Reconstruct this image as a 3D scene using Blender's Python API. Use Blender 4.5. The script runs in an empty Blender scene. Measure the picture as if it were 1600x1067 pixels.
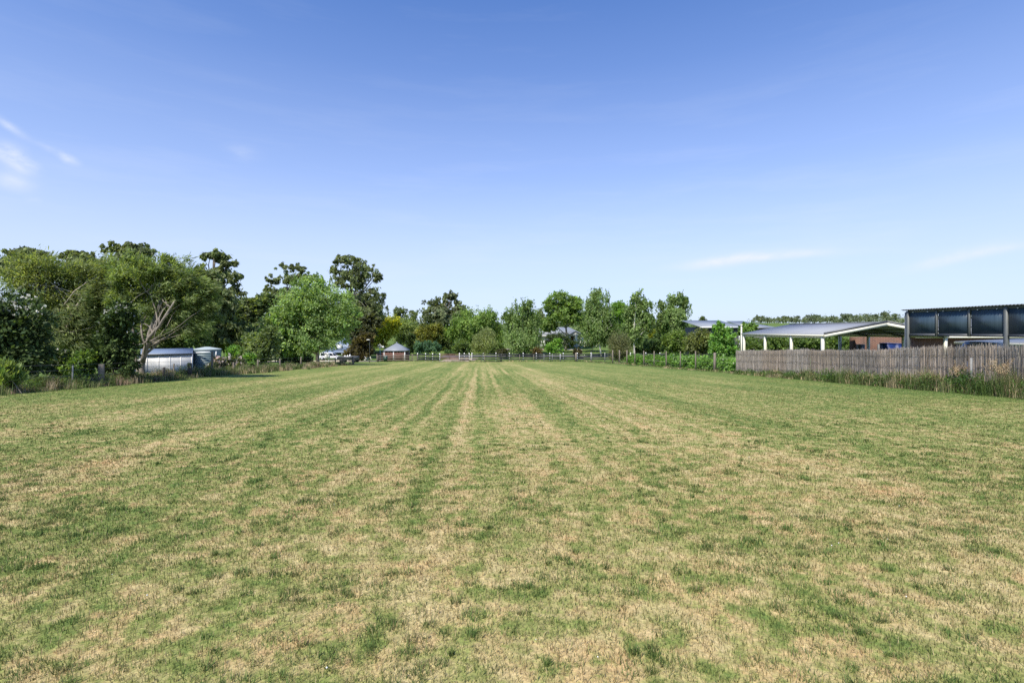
import bpy, math, random
import numpy as np
from math import radians as R
rng = np.random.default_rng(7)
random.seed(7)
sc = bpy.context.scene
col = sc.collection

# ------------------------------------------------------------------ camera
F = 800.0          # focal length in photo pixels (photo 1600 wide)
HZ = 516.0         # horizon row of the level camera
HC = 1.5           # eye height
cam_d = bpy.data.cameras.new('camera'); cam = bpy.data.objects.new('camera', cam_d); col.objects.link(cam)
cam_d.sensor_width = 36.0; cam_d.lens = 36.0 * F / 1600.0
cam_d.shift_y = -(533.5 - HZ) / 1600.0
cam_d.clip_start = 0.1; cam_d.clip_end = 6000
cam.location = (0, 0, HC); cam.rotation_euler = (R(90), 0, 0)
sc.camera = cam

# ------------------------------------------------------------------ sun, sky, exposure
SUN_EL, SUN_AZ = 53.0, 205.0      # azimuth clockwise from +Y (the view direction)
sd = bpy.data.lights.new('sun', 'SUN'); sd.energy = 2.75; sd.angle = R(4.0); sd.color = (1.0, 0.93, 0.81)
sun = bpy.data.objects.new('sun', sd); col.objects.link(sun)
sun.location = (20, -20, 40)
sun.rotation_euler = (R(90 - SUN_EL), 0, R(180 - SUN_AZ))
w = bpy.data.worlds.new('World'); sc.world = w; w.use_nodes = True
nt = w.node_tree; nt.nodes.clear()
def N(t, kind, **kw):
    n = t.nodes.new(kind)
    for k, v in kw.items():
        if k in n.bl_rna.properties: setattr(n, k, v)
        else: n.inputs[k.replace('_', ' ')].default_value = v
    return n
def L(t, a, ao, b, bi): t.links.new(a.outputs[ao], b.inputs[bi])
def math_n(t, op, a, b=None, clamp=False):
    n = t.nodes.new('ShaderNodeMath'); n.operation = op; n.use_clamp = clamp
    for i, v in enumerate((a, b)):
        if v is None: continue
        if isinstance(v, (int, float)): n.inputs[i].default_value = v
        else: t.links.new(v, n.inputs[i])
    return n.outputs[0]
def mixc(t, f, a, b, mode='MIX'):
    n = t.nodes.new('ShaderNodeMix'); n.data_type = 'RGBA'; n.blend_type = mode; n.clamp_factor = True
    for i, v in ((0, f), (6, a), (7, b)):
        if isinstance(v, (int, float)): n.inputs[i].default_value = v
        elif isinstance(v, tuple): n.inputs[i].default_value = (*v, 1)
        else: t.links.new(v, n.inputs[i])
    return n.outputs[2]
def ramp(t, f, stops, interp='LINEAR'):
    n = t.nodes.new('ShaderNodeValToRGB'); n.color_ramp.interpolation = interp
    e = n.color_ramp.elements
    while len(e) < len(stops): e.new(0.5)
    for el, (p, c) in zip(e, stops):
        el.position = p; el.color = (c, c, c, 1) if isinstance(c, (int, float)) else (*c, 1)
    t.links.new(f, n.inputs[0]); return n.outputs[0]
sky = N(nt, 'ShaderNodeTexSky', sky_type='NISHITA', sun_disc=False)
sky.sun_elevation = R(SUN_EL); sky.sun_rotation = R(SUN_AZ)
sky.altitude = 300; sky.air_density = 1.0; sky.dust_density = 0.6; sky.ozone_density = 1.6
tc = N(nt, 'ShaderNodeTexCoord')
sep = N(nt, 'ShaderNodeSeparateXYZ'); L(nt, tc, 'Generated', sep, 0)
# thin cirrus
az = math_n(nt, 'ARCTAN2', sep.outputs[0], sep.outputs[1]); el = math_n(nt, 'ARCSINE', sep.outputs[2])
def patch(px, py, wx, wy, tilt, amt):
    a0 = math.atan2(px - 800, F); e0 = math.atan2(HZ - py, math.hypot(px - 800, F)); k = F / math.hypot(px - 800, F) ** 2 * 1.0
    da = math_n(nt, 'SUBTRACT', az, a0); de = math_n(nt, 'SUBTRACT', el, e0); c_, s_ = math.cos(R(tilt)), math.sin(R(tilt))
    u_ = math_n(nt, 'ADD', math_n(nt, 'MULTIPLY', da, c_), math_n(nt, 'MULTIPLY', de, s_)); v_ = math_n(nt, 'SUBTRACT', math_n(nt, 'MULTIPLY', de, c_), math_n(nt, 'MULTIPLY', da, s_))
    q = math_n(nt, 'ADD', math_n(nt, 'POWER', math_n(nt, 'ABSOLUTE', math_n(nt, 'DIVIDE', u_, wx * k)), 2.0), math_n(nt, 'POWER', math_n(nt, 'ABSOLUTE', math_n(nt, 'DIVIDE', v_, wy * k * 1.3)), 2.0))
    return math_n(nt, 'MULTIPLY', math_n(nt, 'EXPONENT', math_n(nt, 'MULTIPLY', q, -1.0)), amt)
nm = N(nt, 'ShaderNodeMapping'); L(nt, tc, 'Generated', nm, 'Vector'); nm.inputs['Scale'].default_value = (1, 1, 2.0); nm.inputs['Rotation'].default_value = (0, R(-18), 0)
n3 = N(nt, 'ShaderNodeTexNoise', Scale=13.0, Detail=8.0, Roughness=0.6, Distortion=0.4); L(nt, nm, 0, n3, 'Vector')
wisps = ramp(nt, n3.outputs[0], [(0.36, 0.0), (0.70, 1.0)])
pf = None
for p_ in ((12, 238, 34, 14, -8, .9), (38, 258, 24, 12, -12, .9), (20, 285, 34, 14, -5, .5), (104, 248, 18, 8, -25, .9), (82, 236, 22, 5, -22, .5), (12, 196, 30, 6, -32, .6), (55, 315, 14, 6, 0, .35), (380, 238, 24, 10, 0, .22)):
    q_ = patch(*p_); pf = q_ if pf is None else math_n(nt, 'ADD', pf, q_)
cl2 = math_n(nt, 'MULTIPLY', pf, math_n(nt, 'ADD', math_n(nt, 'MULTIPLY', wisps, 1.1), 0.12), True)
nm2 = N(nt, 'ShaderNodeMapping'); L(nt, tc, 'Generated', nm2, 'Vector'); nm2.inputs['Scale'].default_value = (2.0, 2.0, 16.0); nm2.inputs['Rotation'].default_value = (0, R(8), 0)
n4 = N(nt, 'ShaderNodeTexNoise', Scale=1.6, Detail=6.0, Roughness=0.6); L(nt, nm2, 0, n4, 'Vector')
streak = ramp(nt, n4.outputs[0], [(0.50, 0.0), (0.74, 1.0)])
pg = None
for p_ in ((1130, 408, 70, 7, 6, .95), (1190, 402, 90, 5, 3, .6), (1480, 404, 70, 9, 14, .8), (1560, 390, 60, 7, 8, .6), (1260, 398, 60, 5, 0, .3)):
    q_ = patch(*p_); pg = q_ if pg is None else math_n(nt, 'ADD', pg, q_)
pg = math_n(nt, 'MULTIPLY', pg, math_n(nt, 'ADD', math_n(nt, 'MULTIPLY', wisps, .7), .35))
veil = math_n(nt, 'MULTIPLY', streak, ramp(nt, sep.outputs[2], [(0.02, 0.0), (0.10, 0.16), (0.20, 0.12), (0.40, 0.05)]))
cloud = math_n(nt, 'MAXIMUM', cl2, math_n(nt, 'ADD', pg, veil), True)
tint = mixc(nt, 1.0, sky.outputs[0], (0.40, 0.69, 1.12), 'MULTIPLY')
# pale moist air low over the whole horizon
hz = ramp(nt, math_n(nt, 'ABSOLUTE', sep.outputs[2]), [(0.0, 1.0), (0.13, 0.86), (0.28, 0.44), (0.45, 0.16), (0.62, 0.0)])
tint = mixc(nt, math_n(nt, 'MULTIPLY', hz, 0.80), tint, (4.2, 4.52, 5.38))
skyc = mixc(nt, cloud, tint, (4.5, 4.8, 5.4))
bg = N(nt, 'ShaderNodeBackground', Strength=0.08); nt.links.new(skyc, bg.inputs[0])
wo = N(nt, 'ShaderNodeOutputWorld'); L(nt, bg, 0, wo, 0)
sc.view_settings.view_transform = 'Standard'; sc.view_settings.look = 'None'
sc.view_settings.exposure = 1.25; sc.view_settings.gamma = 1.0; sc.view_settings.use_curve_mapping = False
sc.render.engine = 'CYCLES'
sc.cycles.sample_clamp_indirect = 2.5; sc.cycles.sample_clamp_direct = 8.0; sc.cycles.caustics_reflective = False; sc.cycles.caustics_refractive = False; sc.cycles.max_bounces = 6; sc.cycles.transparent_max_bounces = 8; sc.cycles.use_adaptive_sampling = False; sc.cycles.use_denoising = False; sc.cycles.denoiser = 'OPENIMAGEDENOISE'; sc.cycles.denoising_input_passes = 'RGB_ALBEDO_NORMAL'
sc.render.film_transparent = False

# ------------------------------------------------------------------ helpers
def P(px, py, Y): return np.array(((px - 800.0) / F * Y, Y, HC - (py - HZ) / F * Y))
def fenceR(px): return 18.4 * F / (px - 750.0)      # depth on the right boundary line
def fenceL(px): return 17.4 * F / (750.0 - px)
def xr(Y): return 18.4 - 0.0625 * Y
def xl(Y): return -17.4 - 0.0625 * Y
_gy = np.array([-60, 0, 84, 90, 95, 100, 108, 125, 160, 230, 350, 600, 1200, 3000.])
_gz = np.array([2.62, 0, -3.67, -3.93, -4.02, -3.9, -3.45, -2.55, -1.6, 0.2, 4.4, 8, 10, 10.])
def gz(x, y):
    x = np.asarray(x, float); y = np.asarray(y, float)
    z = np.interp(y, _gy, _gz)
    d = np.clip((xl(y) - 0.8 - x) / 5.0, 0, 1) * np.clip((y - 8) / 12, 0, 1) * np.clip((75 - y) / 25, 0, 1)
    z = z - 0.42 * d * d * (3 - 2 * d)
    z = z + 0.03 * np.sin(x * 0.7 + 1.3) * np.sin(y * 0.45) * np.clip((np.abs(y) - 1) / 10, 0, 1)
    far = np.clip((y - 150) / 200, 0, 1)
    return z + far * (2.0 * np.sin(x * 0.006 + 0.6) + 1.0 * np.sin(x * 0.017))
def g1(x, y): return float(gz(x, y))

def link(name, me, parent=None, mat=None):
    o = bpy.data.objects.new(name, me); col.objects.link(o)
    if mat is not None and len(me.materials) == 0: me.materials.append(mat)
    if parent is not None: o.parent = parent
    return o
def mesh_np(name, verts, faces, mat, cols=None, smooth=False):
    """verts (n,3); faces (m,k) uniform or list of index lists; cols per-vertex (n,3)"""
    me = bpy.data.meshes.new(name)
    verts = np.asarray(verts, np.float32)
    me.vertices.add(len(verts)); me.vertices.foreach_set('co', verts.ravel())
    if isinstance(faces, np.ndarray):
        m, k = faces.shape; flat = faces.astype(np.int32).ravel(); starts = np.arange(m, dtype=np.int32) * k
    else:
        flat = np.array([i for f in faces for i in f], np.int32)
        ln = np.array([len(f) for f in faces]); starts = np.concatenate(([0], np.cumsum(ln)[:-1])).astype(np.int32); m = len(faces)
    me.loops.add(len(flat)); me.loops.foreach_set('vertex_index', flat)
    me.polygons.add(m); me.polygons.foreach_set('loop_start', starts)
    if smooth: me.polygons.foreach_set('use_smooth', np.ones(m, bool))
    if cols is not None:
        a = me.attributes.new('Col', 'FLOAT_COLOR', 'POINT')
        c = np.ones((len(verts), 4), np.float32); c[:, :3] = cols
        a.data.foreach_set('color', c.ravel())
    me.update(calc_edges=True)
    if mat is not None: me.materials.append(mat)
    return me
def empty(name, loc, label=None, cat=None, group=None, rz=0.0):
    o = bpy.data.objects.new(name, None); col.objects.link(o)
    o.location = [float(v) for v in loc]; o.rotation_euler = (0, 0, rz); o.empty_display_size = 0.3
    tag(o, label, cat, group); return o
def tag(o, label=None, cat=None, group=None, kind=None):
    if label: o['label'] = label
    if cat: o['category'] = cat
    if group: o['group'] = group
    if kind: o['kind'] = kind
    return o

class MB:
    """collects shapes into one mesh"""
    def __init__(s): s.v = []; s.f = []; s.n = 0
    def add(s, v, f):
        v = np.asarray(v, float); s.v.append(v); s.f += [[i + s.n for i in q] for q in f]; s.n += len(v); return s
    def box(s, a, b, rz=0.0, bev=0.0):
        (x0, y0, z0), (x1, y1, z1) = a, b
        c = np.array([(x0 + x1) / 2, (y0 + y1) / 2, 0])
        if bev > 0:
            v = []
            for z, i in ((z0, bev), (z0 + bev, 0), (z1 - bev, 0), (z1, bev)):
                v += [(x0 + i, y0 + i, z), (x1 - i, y0 + i, z), (x1 - i, y1 - i, z), (x0 + i, y1 - i, z)]
            f = [[3, 2, 1, 0], [12, 13, 14, 15]]
            for k in range(3):
                for i in range(4):
                    j = (i + 1) % 4; f.append([k * 4 + i, k * 4 + j, k * 4 + 4 + j, k * 4 + 4 + i])
        else:
            v = [(x0, y0, z0), (x1, y0, z0), (x1, y1, z0), (x0, y1, z0), (x0, y0, z1), (x1, y0, z1), (x1, y1, z1), (x0, y1, z1)]
            f = [[3, 2, 1, 0], [4, 5, 6, 7], [0, 1, 5, 4], [1, 2, 6, 5], [2, 3, 7, 6], [3, 0, 4, 7]]
        v = np.array(v, float)
        if rz:
            cs, sn = math.cos(rz), math.sin(rz); q = v - c
            v = np.stack([q[:, 0] * cs - q[:, 1] * sn, q[:, 0] * sn + q[:, 1] * cs, q[:, 2]], 1) + c
        return s.add(v, f)
    def beam(s, p, q, wd, hg, up=(0, 0, 1)):
        p, q, up = np.array(p, float), np.array(q, float), np.array(up, float)
        d = q - p; d /= np.linalg.norm(d); sd = np.cross(d, up); sd /= np.linalg.norm(sd); u = np.cross(sd, d)
        v = [e + sd * a * wd / 2 + u * b * hg / 2 for e in (p, q) for a, b in ((-1, -1), (1, -1), (1, 1), (-1, 1))]
        return s.add(v, [[3, 2, 1, 0], [4, 5, 6, 7], [0, 1, 5, 4], [1, 2, 6, 5], [2, 3, 7, 6], [3, 0, 4, 7]])
    def tube(s, path, rad, k=6):
        v, f = tube(path, rad, k); return s.add(v, f)
    def prism(s, poly, off):
        """polygon points (n,3) extruded by off"""
        a = np.asarray(poly, float); b = a + np.asarray(off, float); n = len(a)
        return s.add(np.concatenate([a, b]), [list(range(n))[::-1], list(range(n, 2 * n))] + [[i, (i + 1) % n, n + (i + 1) % n, n + i] for i in range(n)])
    def lathe(s, prof, c, k=32):
        v = []; f = []
        for r, z in prof:
            for i in range(k):
                a = 2 * math.pi * i / k; v.append((c[0] + r * math.cos(a), c[1] + r * math.sin(a), c[2] + z))
        for j in range(len(prof) - 1):
            for i in range(k): f.append([j * k + i, j * k + (i + 1) % k, (j + 1) * k + (i + 1) % k, (j + 1) * k + i])
        f.append(list(range(k))[::-1]); f.append([(len(prof) - 1) * k + i for i in range(k)])
        return s.add(v, f)
    def build(s, name, mat, parent=None, origin=None, smooth=False):
        v = np.concatenate(s.v)
        if origin is not None: v = v - np.asarray(origin, float)
        o = link(name, mesh_np(name, v, s.f, mat, smooth=smooth), parent); return o
def tube(path, rad, k=6):
    path = np.asarray(path, float); rad = np.broadcast_to(np.asarray(rad, float), (len(path),))
    n = len(path); t = np.gradient(path, axis=0); t /= np.linalg.norm(t, axis=1)[:, None] + 1e-9
    ref = np.array([0.31, 0.95, 0.05]) if abs(t[0][2]) > 0.7 else np.array([0, 0, 1.])
    a = np.cross(t, ref); a /= np.linalg.norm(a, axis=1)[:, None] + 1e-9; b = np.cross(t, a)
    an = np.linspace(0, 2 * np.pi, k, endpoint=False)
    v = path[:, None, :] + rad[:, None, None] * (np.cos(an)[None, :, None] * a[:, None, :] + np.sin(an)[None, :, None] * b[:, None, :])
    f = [[j * k + i, j * k + (i + 1) % k, (j + 1) * k + (i + 1) % k, (j + 1) * k + i] for j in range(n - 1) for i in range(k)]
    f += [list(range(k))[::-1], [(n - 1) * k + i for i in range(k)]]
    return v.reshape(-1, 3), f

# ------------------------------------------------------------------ materials
def mat(name):
    m = bpy.data.materials.new(name); m.use_nodes = True; t = m.node_tree; t.nodes.clear()
    o = t.nodes.new('ShaderNodeOutputMaterial'); return m, t, o
def pbr(name, c, rough=0.6, metal=0.0, var=0.15, scale=6.0, bump=0.0, bscale=40.0, stripes=None, spec=0.5):
    m, t, o = mat(name)
    b = t.nodes.new('ShaderNodeBsdfPrincipled'); b.inputs['Roughness'].default_value = rough; b.inputs['Metallic'].default_value = metal
    b.inputs['Specular IOR Level'].default_value = spec
    tx = t.nodes.new('ShaderNodeTexCoord')
    n = N(t, 'ShaderNodeTexNoise', Scale=scale, Detail=6.0, Roughness=0.65); L(t, tx, 'Object', n, 'Vector')
    f = ramp(t, n.outputs[0], [(0.25, 1 - var), (0.75, 1 + var)])
    t.links.new(mixc(t, 1.0, c, f, 'MULTIPLY'), b.inputs['Base Color'])
    if bump > 0 or stripes:
        bp = t.nodes.new('ShaderNodeBump'); bp.inputs['Distance'].default_value = 0.02
        if stripes:
            ax, per = stripes
            wv = N(t, 'ShaderNodeTexWave', wave_type='BANDS', bands_direction=ax, Scale=1.0 / per / 3.183 * 0.5 * 3.14159 if False else 0.314159 / per, Distortion=0.0)
            L(t, tx, 'Object', wv, 'Vector'); t.links.new(wv.outputs['Fac'], bp.inputs['Height']); bp.inputs['Strength'].default_value = 0.6
        else:
            n2 = N(t, 'ShaderNodeTexNoise', Scale=bscale, Detail=4.0); L(t, tx, 'Object', n2, 'Vector')
            t.links.new(n2.outputs[0], bp.inputs['Height']); bp.inputs['Strength'].default_value = bump
        L(t, bp, 0, b, 'Normal')
    L(t, b, 0, o, 0); return m
def leafmat(name, rough=0.55, spec=0.35, trans=0.5, tc=(1.5, 1.5, 0.6)):
    m, t, o = mat(name)
    at = N(t, 'ShaderNodeAttribute', attribute_name='Col')
    b = t.nodes.new('ShaderNodeBsdfPrincipled'); b.inputs['Roughness'].default_value = rough; b.inputs['Specular IOR Level'].default_value = spec
    L(t, at, 'Color', b, 'Base Color')
    tr = t.nodes.new('ShaderNodeBsdfTranslucent'); t.links.new(mixc(t, 1.0, at.outputs['Color'], tc, 'MULTIPLY'), tr.inputs[0])
    mx = t.nodes.new('ShaderNodeMixShader'); mx.inputs[0].default_value = trans
    L(t, b, 0, mx, 1); L(t, tr, 0, mx, 2); L(t, mx, 0, o, 0); return m
M = {}
M['leaf'] = leafmat('leaf')
M['gloss'] = leafmat('glossy_leaf', 0.5, 0.15, 0.2)
M['petal'] = leafmat('petal', 0.6, 0.2, 0.3, (1, 1, 1))
M['weed'] = leafmat('dry_stalk', 0.7, 0.2, 0.3, (1.1, 1.05, 0.8))
M['twig'] = leafmat('twig', 0.85, 0.1, 0.0)
M['bark_pale'] = pbr('bark_pale', (0.36, 0.31, 0.25), 0.85, var=0.35, scale=3.0, bump=0.5, bscale=12)
M['bark_grey'] = pbr('bark_grey', (0.22, 0.19, 0.155), 0.9, var=0.35, scale=4.0, bump=0.5, bscale=12)
M['bark_dark'] = pbr('bark_dark', (0.07, 0.055, 0.045), 0.9, var=0.3, scale=4.0)
M['birch'] = pbr('birch_bark', (0.50, 0.47, 0.42), 0.8, var=0.4, scale=5.0)
M['white'] = pbr('white_paint', (0.70, 0.70, 0.68), 0.5, var=0.05)
M['cream'] = pbr('cream_paint', (0.68, 0.66, 0.54), 0.5, var=0.06)
M['shedwall'] = pbr('shed_sheet_white', (0.66, 0.66, 0.65), 0.6, var=0.08, scale=1.5)
M['blueroof'] = pbr('blue_grey_roof', (0.17, 0.22, 0.31), 0.45, var=0.12, scale=2.0, stripes=('X', 0.12))
M['greyroof'] = pbr('grey_roof', (0.25, 0.262, 0.282), 0.6, var=0.08, scale=0.9, stripes=('Y', 0.19))
M['paleroof'] = pbr('pale_roof', (0.22, 0.24, 0.265), 0.5, var=0.1, scale=1.0)
M['darkmetal'] = pbr('dark_metal', (0.075, 0.08, 0.085), 0.5, var=0.15)
M['greymetal'] = pbr('grey_metal', (0.10, 0.108, 0.104), 0.5, var=0.15)
M['tank'] = pbr('tank_blue_green', (0.20, 0.27, 0.29), 0.5, var=0.15, scale=2.0)
M['tanktop'] = pbr('tank_lid_pale', (0.36, 0.42, 0.41), 0.5, var=0.15)
M['wood'] = pbr('weathered_wood', (0.19, 0.16, 0.125), 0.9, var=0.3, scale=10, bump=0.4)
M['wood_dark'] = pbr('dark_wood', (0.07, 0.062, 0.055), 0.85, var=0.3, scale=10)
M['steel'] = pbr('weathered_steel', (0.24, 0.245, 0.24), 0.55, 0.3, var=0.25, scale=8)
M['wire'] = pbr('wire', (0.12, 0.12, 0.12), 0.6, 0.3, var=0.1)
M['black'] = pbr('black_rail', (0.018, 0.02, 0.024), 0.6, var=0.2)
M['rubber'] = pbr('rubber', (0.02, 0.02, 0.02), 0.85, var=0.1)
M['silver'] = pbr('silver_paint', (0.52, 0.54, 0.57), 0.3, 0.4, var=0.03)
M['carwhite'] = pbr('white_car_paint', (0.62, 0.62, 0.62), 0.25, var=0.02)
M['blue'] = pbr('blue_plastic', (0.012, 0.03, 0.13), 0.45, var=0.1)
M['green'] = pbr('green_plastic', (0.015, 0.05, 0.035), 0.45, var=0.1)
M['red_lattice'] = pbr('red_brown_screen', (0.15, 0.075, 0.058), 0.85, var=0.35, scale=5)
M['grey_clad'] = pbr('grey_cladding', (0.085, 0.085, 0.088), 0.7, var=0.1, stripes=('Z', 0.15))
M['dirt'] = pbr('bare_dirt', (0.30, 0.24, 0.17), 0.95, var=0.2, scale=1.2)
M['gravel'] = pbr('cream_gravel', (0.48, 0.41, 0.29), 0.95, var=0.15, scale=2.0, bump=0.3, bscale=30)
M['asphalt'] = pbr('asphalt', (0.13, 0.125, 0.13), 0.9, var=0.12, scale=1.5)
def glass(name, c, rough=0.08):
    m, t, o = mat(name); b = t.nodes.new('ShaderNodeBsdfPrincipled')
    b.inputs['Base Color'].default_value = (*c, 1); b.inputs['Roughness'].default_value = rough; b.inputs['Specular IOR Level'].default_value = 0.6
    L(t, b, 0, o, 0); return m
M['glass'] = glass('dark_glass', (0.012, 0.014, 0.018))
def brickmat():
    m, t, o = mat('brick_wall'); b = t.nodes.new('ShaderNodeBsdfPrincipled'); b.inputs['Roughness'].default_value = 0.9
    tx = t.nodes.new('ShaderNodeTexCoord'); sx = t.nodes.new('ShaderNodeSeparateXYZ'); L(t, tx, 'Object', sx, 0)
    cb = t.nodes.new('ShaderNodeCombineXYZ')
    t.links.new(math_n(t, 'ADD', sx.outputs[0], sx.outputs[1]), cb.inputs[0]); L(t, sx, 2, cb, 1)
    br = N(t, 'ShaderNodeTexBrick', Scale=1.0, Mortar_Size=0.012, Brick_Width=0.24, Row_Height=0.086, Mortar_Smooth=0.1, Bias=-0.1)
    br.inputs['Color1'].default_value = (0.125, 0.045, 0.026, 1); br.inputs['Color2'].default_value = (0.06, 0.024, 0.020, 1); br.inputs['Mortar'].default_value = (0.24, 0.17, 0.12, 1)
    L(t, cb, 0, br, 'Vector'); L(t, br, 'Color', b, 'Base Color')
    bp = t.nodes.new('ShaderNodeBump'); bp.inputs['Strength'].default_value = 0.5; bp.invert = True; bp.inputs['Distance'].default_value = 0.01
    L(t, br, 'Fac', bp, 'Height'); L(t, bp, 0, b, 'Normal'); L(t, b, 0, o, 0); return m
M['brick'] = brickmat()
def panelmat():
    m, t, o = mat('tinted_sheet'); b = t.nodes.new('ShaderNodeBsdfPrincipled')
    tx = t.nodes.new('ShaderNodeTexCoord')
    mp = N(t, 'ShaderNodeMapping'); L(t, tx, 'Object', mp, 0); mp.inputs['Scale'].default_value = (6, 6, 0.5)
    n = N(t, 'ShaderNodeTexNoise', Scale=1.0, Detail=4.0); L(t, mp, 0, n, 'Vector')
    t.links.new(ramp(t, n.outputs[0], [(0.3, (0.034, 0.058, 0.080)), (0.7, (0.050, 0.080, 0.108))]), b.inputs['Base Color'])
    b.inputs['Roughness'].default_value = 0.32; b.inputs['Specular IOR Level'].default_value = 0.45
    wv = N(t, 'ShaderNodeTexWave', wave_type='BANDS', bands_direction='Y', Scale=0.314159 / 0.076); L(t, tx, 'Object', wv, 'Vector')
    bp = t.nodes.new('ShaderNodeBump'); bp.inputs['Strength'].default_value = 0.15; bp.inputs['Distance'].default_value = 0.01
    L(t, wv, 'Fac', bp, 'Height'); L(t, bp, 0, b, 'Normal'); L(t, b, 0, o, 0); return m
M['panel'] = panelmat()

# grass colour, shared by the ground sheet and the blades: everything is a function of the place in the field
def grass_group():
    g = bpy.data.node_groups.new('grass_colour', 'ShaderNodeTree')
    g.interface.new_socket('Color', in_out='OUTPUT', socket_type='NodeSocketColor')
    g.interface.new_socket('Dry', in_out='OUTPUT', socket_type='NodeSocketFloat')
    out = g.nodes.new('NodeGroupOutput')
    ge = g.nodes.new('ShaderNodeNewGeometry'); s = g.nodes.new('ShaderNodeSeparateXYZ'); L(g, ge, 'Position', s, 0)
    v = math_n(g, 'ADD', s.outputs[0], math_n(g, 'MULTIPLY', s.outputs[1], 0.0625)); u = s.outputs[1]
    def vec(a, b):
        c = g.nodes.new('ShaderNodeCombineXYZ'); g.links.new(a, c.inputs[0]); g.links.new(b, c.inputs[1]); return c
    def noise(a, b, scale, det=3.0, rough=0.55, off=0.0):
        c = vec(math_n(g, 'ADD', a, off), b); n = N(g, 'ShaderNodeTexNoise', Scale=scale, Detail=det, Roughness=rough); L(g, c, 0, n, 'Vector'); return n.outputs[0]
    # wheel and mower tracks run up the field
    wob = math_n(g, 'ADD', v, math_n(g, 'MULTIPLY', math_n(g, 'SUBTRACT', noise(v, u, 0.25, 2.0), 0.5), 0.45))
    vn = math_n(g, 'DIVIDE', math_n(g, 'ADD', wob, 20.0), 40.0)
    def sp(x): return (x + 20) / 40
    stops = []
    base = [(-19, .15), (-13, .2), (-11, .75), (-9.6, .35), (-8.6, .75), (-7.4, .3), (-6, .35), (-5.1, .8), (-4.3, .3), (-2.7, .3), (-1.8, .85), (-1.35, .4), (-.9, .8), (-.6, .45), (-.25, .85), (.1, .45), (.45, .85), (.8, .5), (1.15, .8), (1.6, .5), (2.6, .45), (3.4, .75), (4.4, .9), (5.3, .45), (6.2, .15), (7.6, .4), (9, .55), (10.5, .3), (14, .2), (17, .15)]
    stripe = ramp(g, vn, [(sp(a), b) for a, b in base])
    us = math_n(g, 'MULTIPLY', u, 0.22)
    big = noise(v, us, 0.55, 3.0, 0.6, 3.1)
    mid = noise(v, math_n(g, 'MULTIPLY', u, 0.7), 1.7, 3.0, 0.6, 9.7)
    clump = noise(v, u, 5.2, 3.0, 0.6, 21.0)
    fine = noise(v, u, 30.0, 2.0, 0.6, 5.0); patchy = noise(v, u, 2.6, 4.0, 0.68, 61.0)
    near = ramp(g, math_n(g, 'DIVIDE', u, 100.0), [(0.0, .17), (.08, .12), (.20, 0.0), (.5, -0.0), (1.0, 0.0)])
    lines = noise(wob, math_n(g, 'MULTIPLY', u, 0.008), 3.4, 2.0, 0.5, 77.0)
    lm = ramp(g, vn, [(.25, .25), (.40, .9), (.47, 1.0), (.55, 1.0), (.64, .6), (.75, .3)])
    lm = math_n(g, 'MULTIPLY', lm, ramp(g, math_n(g, 'DIVIDE', u, 60.0), [(0.0, .25), (.15, .6), (.3, 1.0), (.7, 1.0), (1.0, .5)]))
    d = math_n(g, 'MULTIPLY', stripe, 0.34)
    d = math_n(g, 'ADD', d, math_n(g, 'MULTIPLY', math_n(g, 'MULTIPLY', math_n(g, 'SUBTRACT', lines, 0.5), 1.15), lm))
    d = math_n(g, 'ADD', d, math_n(g, 'MULTIPLY', math_n(g, 'SUBTRACT', big, 0.5), 0.62))
    d = math_n(g, 'ADD', d, math_n(g, 'MULTIPLY', math_n(g, 'SUBTRACT', mid, 0.5), 0.62))
    d = math_n(g, 'ADD', d, math_n(g, 'MULTIPLY', math_n(g, 'SUBTRACT', clump, 0.5), 1.5))
    d = math_n(g, 'ADD', d, math_n(g, 'MULTIPLY', math_n(g, 'SUBTRACT', fine, 0.5), 0.5))
    d = math_n(g, 'ADD', d, math_n(g, 'MULTIPLY', math_n(g, 'SUBTRACT', patchy, 0.5), 0.6))
    d = math_n(g, 'ADD', math_n(g, 'ADD', d, near), 0.155)
    # land outside the mown field is greener
    edge = ramp(g, vn, [(0.035, 0.35), (0.10, 0.0), (0.90, 0.0), (0.955, 0.3)])
    beyond = ramp(g, math_n(g, 'DIVIDE', u, 200.0), [(0.43, 0.0), (0.47, 0.35)])
    d = math_n(g, 'SUBTRACT', d, math_n(g, 'MAXIMUM', edge, beyond))
    c = ramp(g, d, [(0.05, (0.094, 0.142, 0.036)), (0.26, (0.152, 0.186, 0.050)), (0.44, (0.238, 0.238, 0.082)), (0.62, (0.345, 0.295, 0.132)), (0.90, (0.450, 0.368, 0.190))])
    tan = ramp(g, noise(v, math_n(g, 'MULTIPLY', u, .8), 1.7, 5.0, 0.7, 40.0), [(0.46, 0.0), (0.70, 1.0)])
    tan = math_n(g, 'MULTIPLY', tan, ramp(g, d, [(0.40, 0.0), (0.65, 0.75)]))
    c = mixc(g, tan, c, (0.43, 0.275, 0.135))
    g.links.new(c, out.inputs[0]); g.links.new(d, out.inputs[1]); return g
GG = grass_group()
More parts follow.
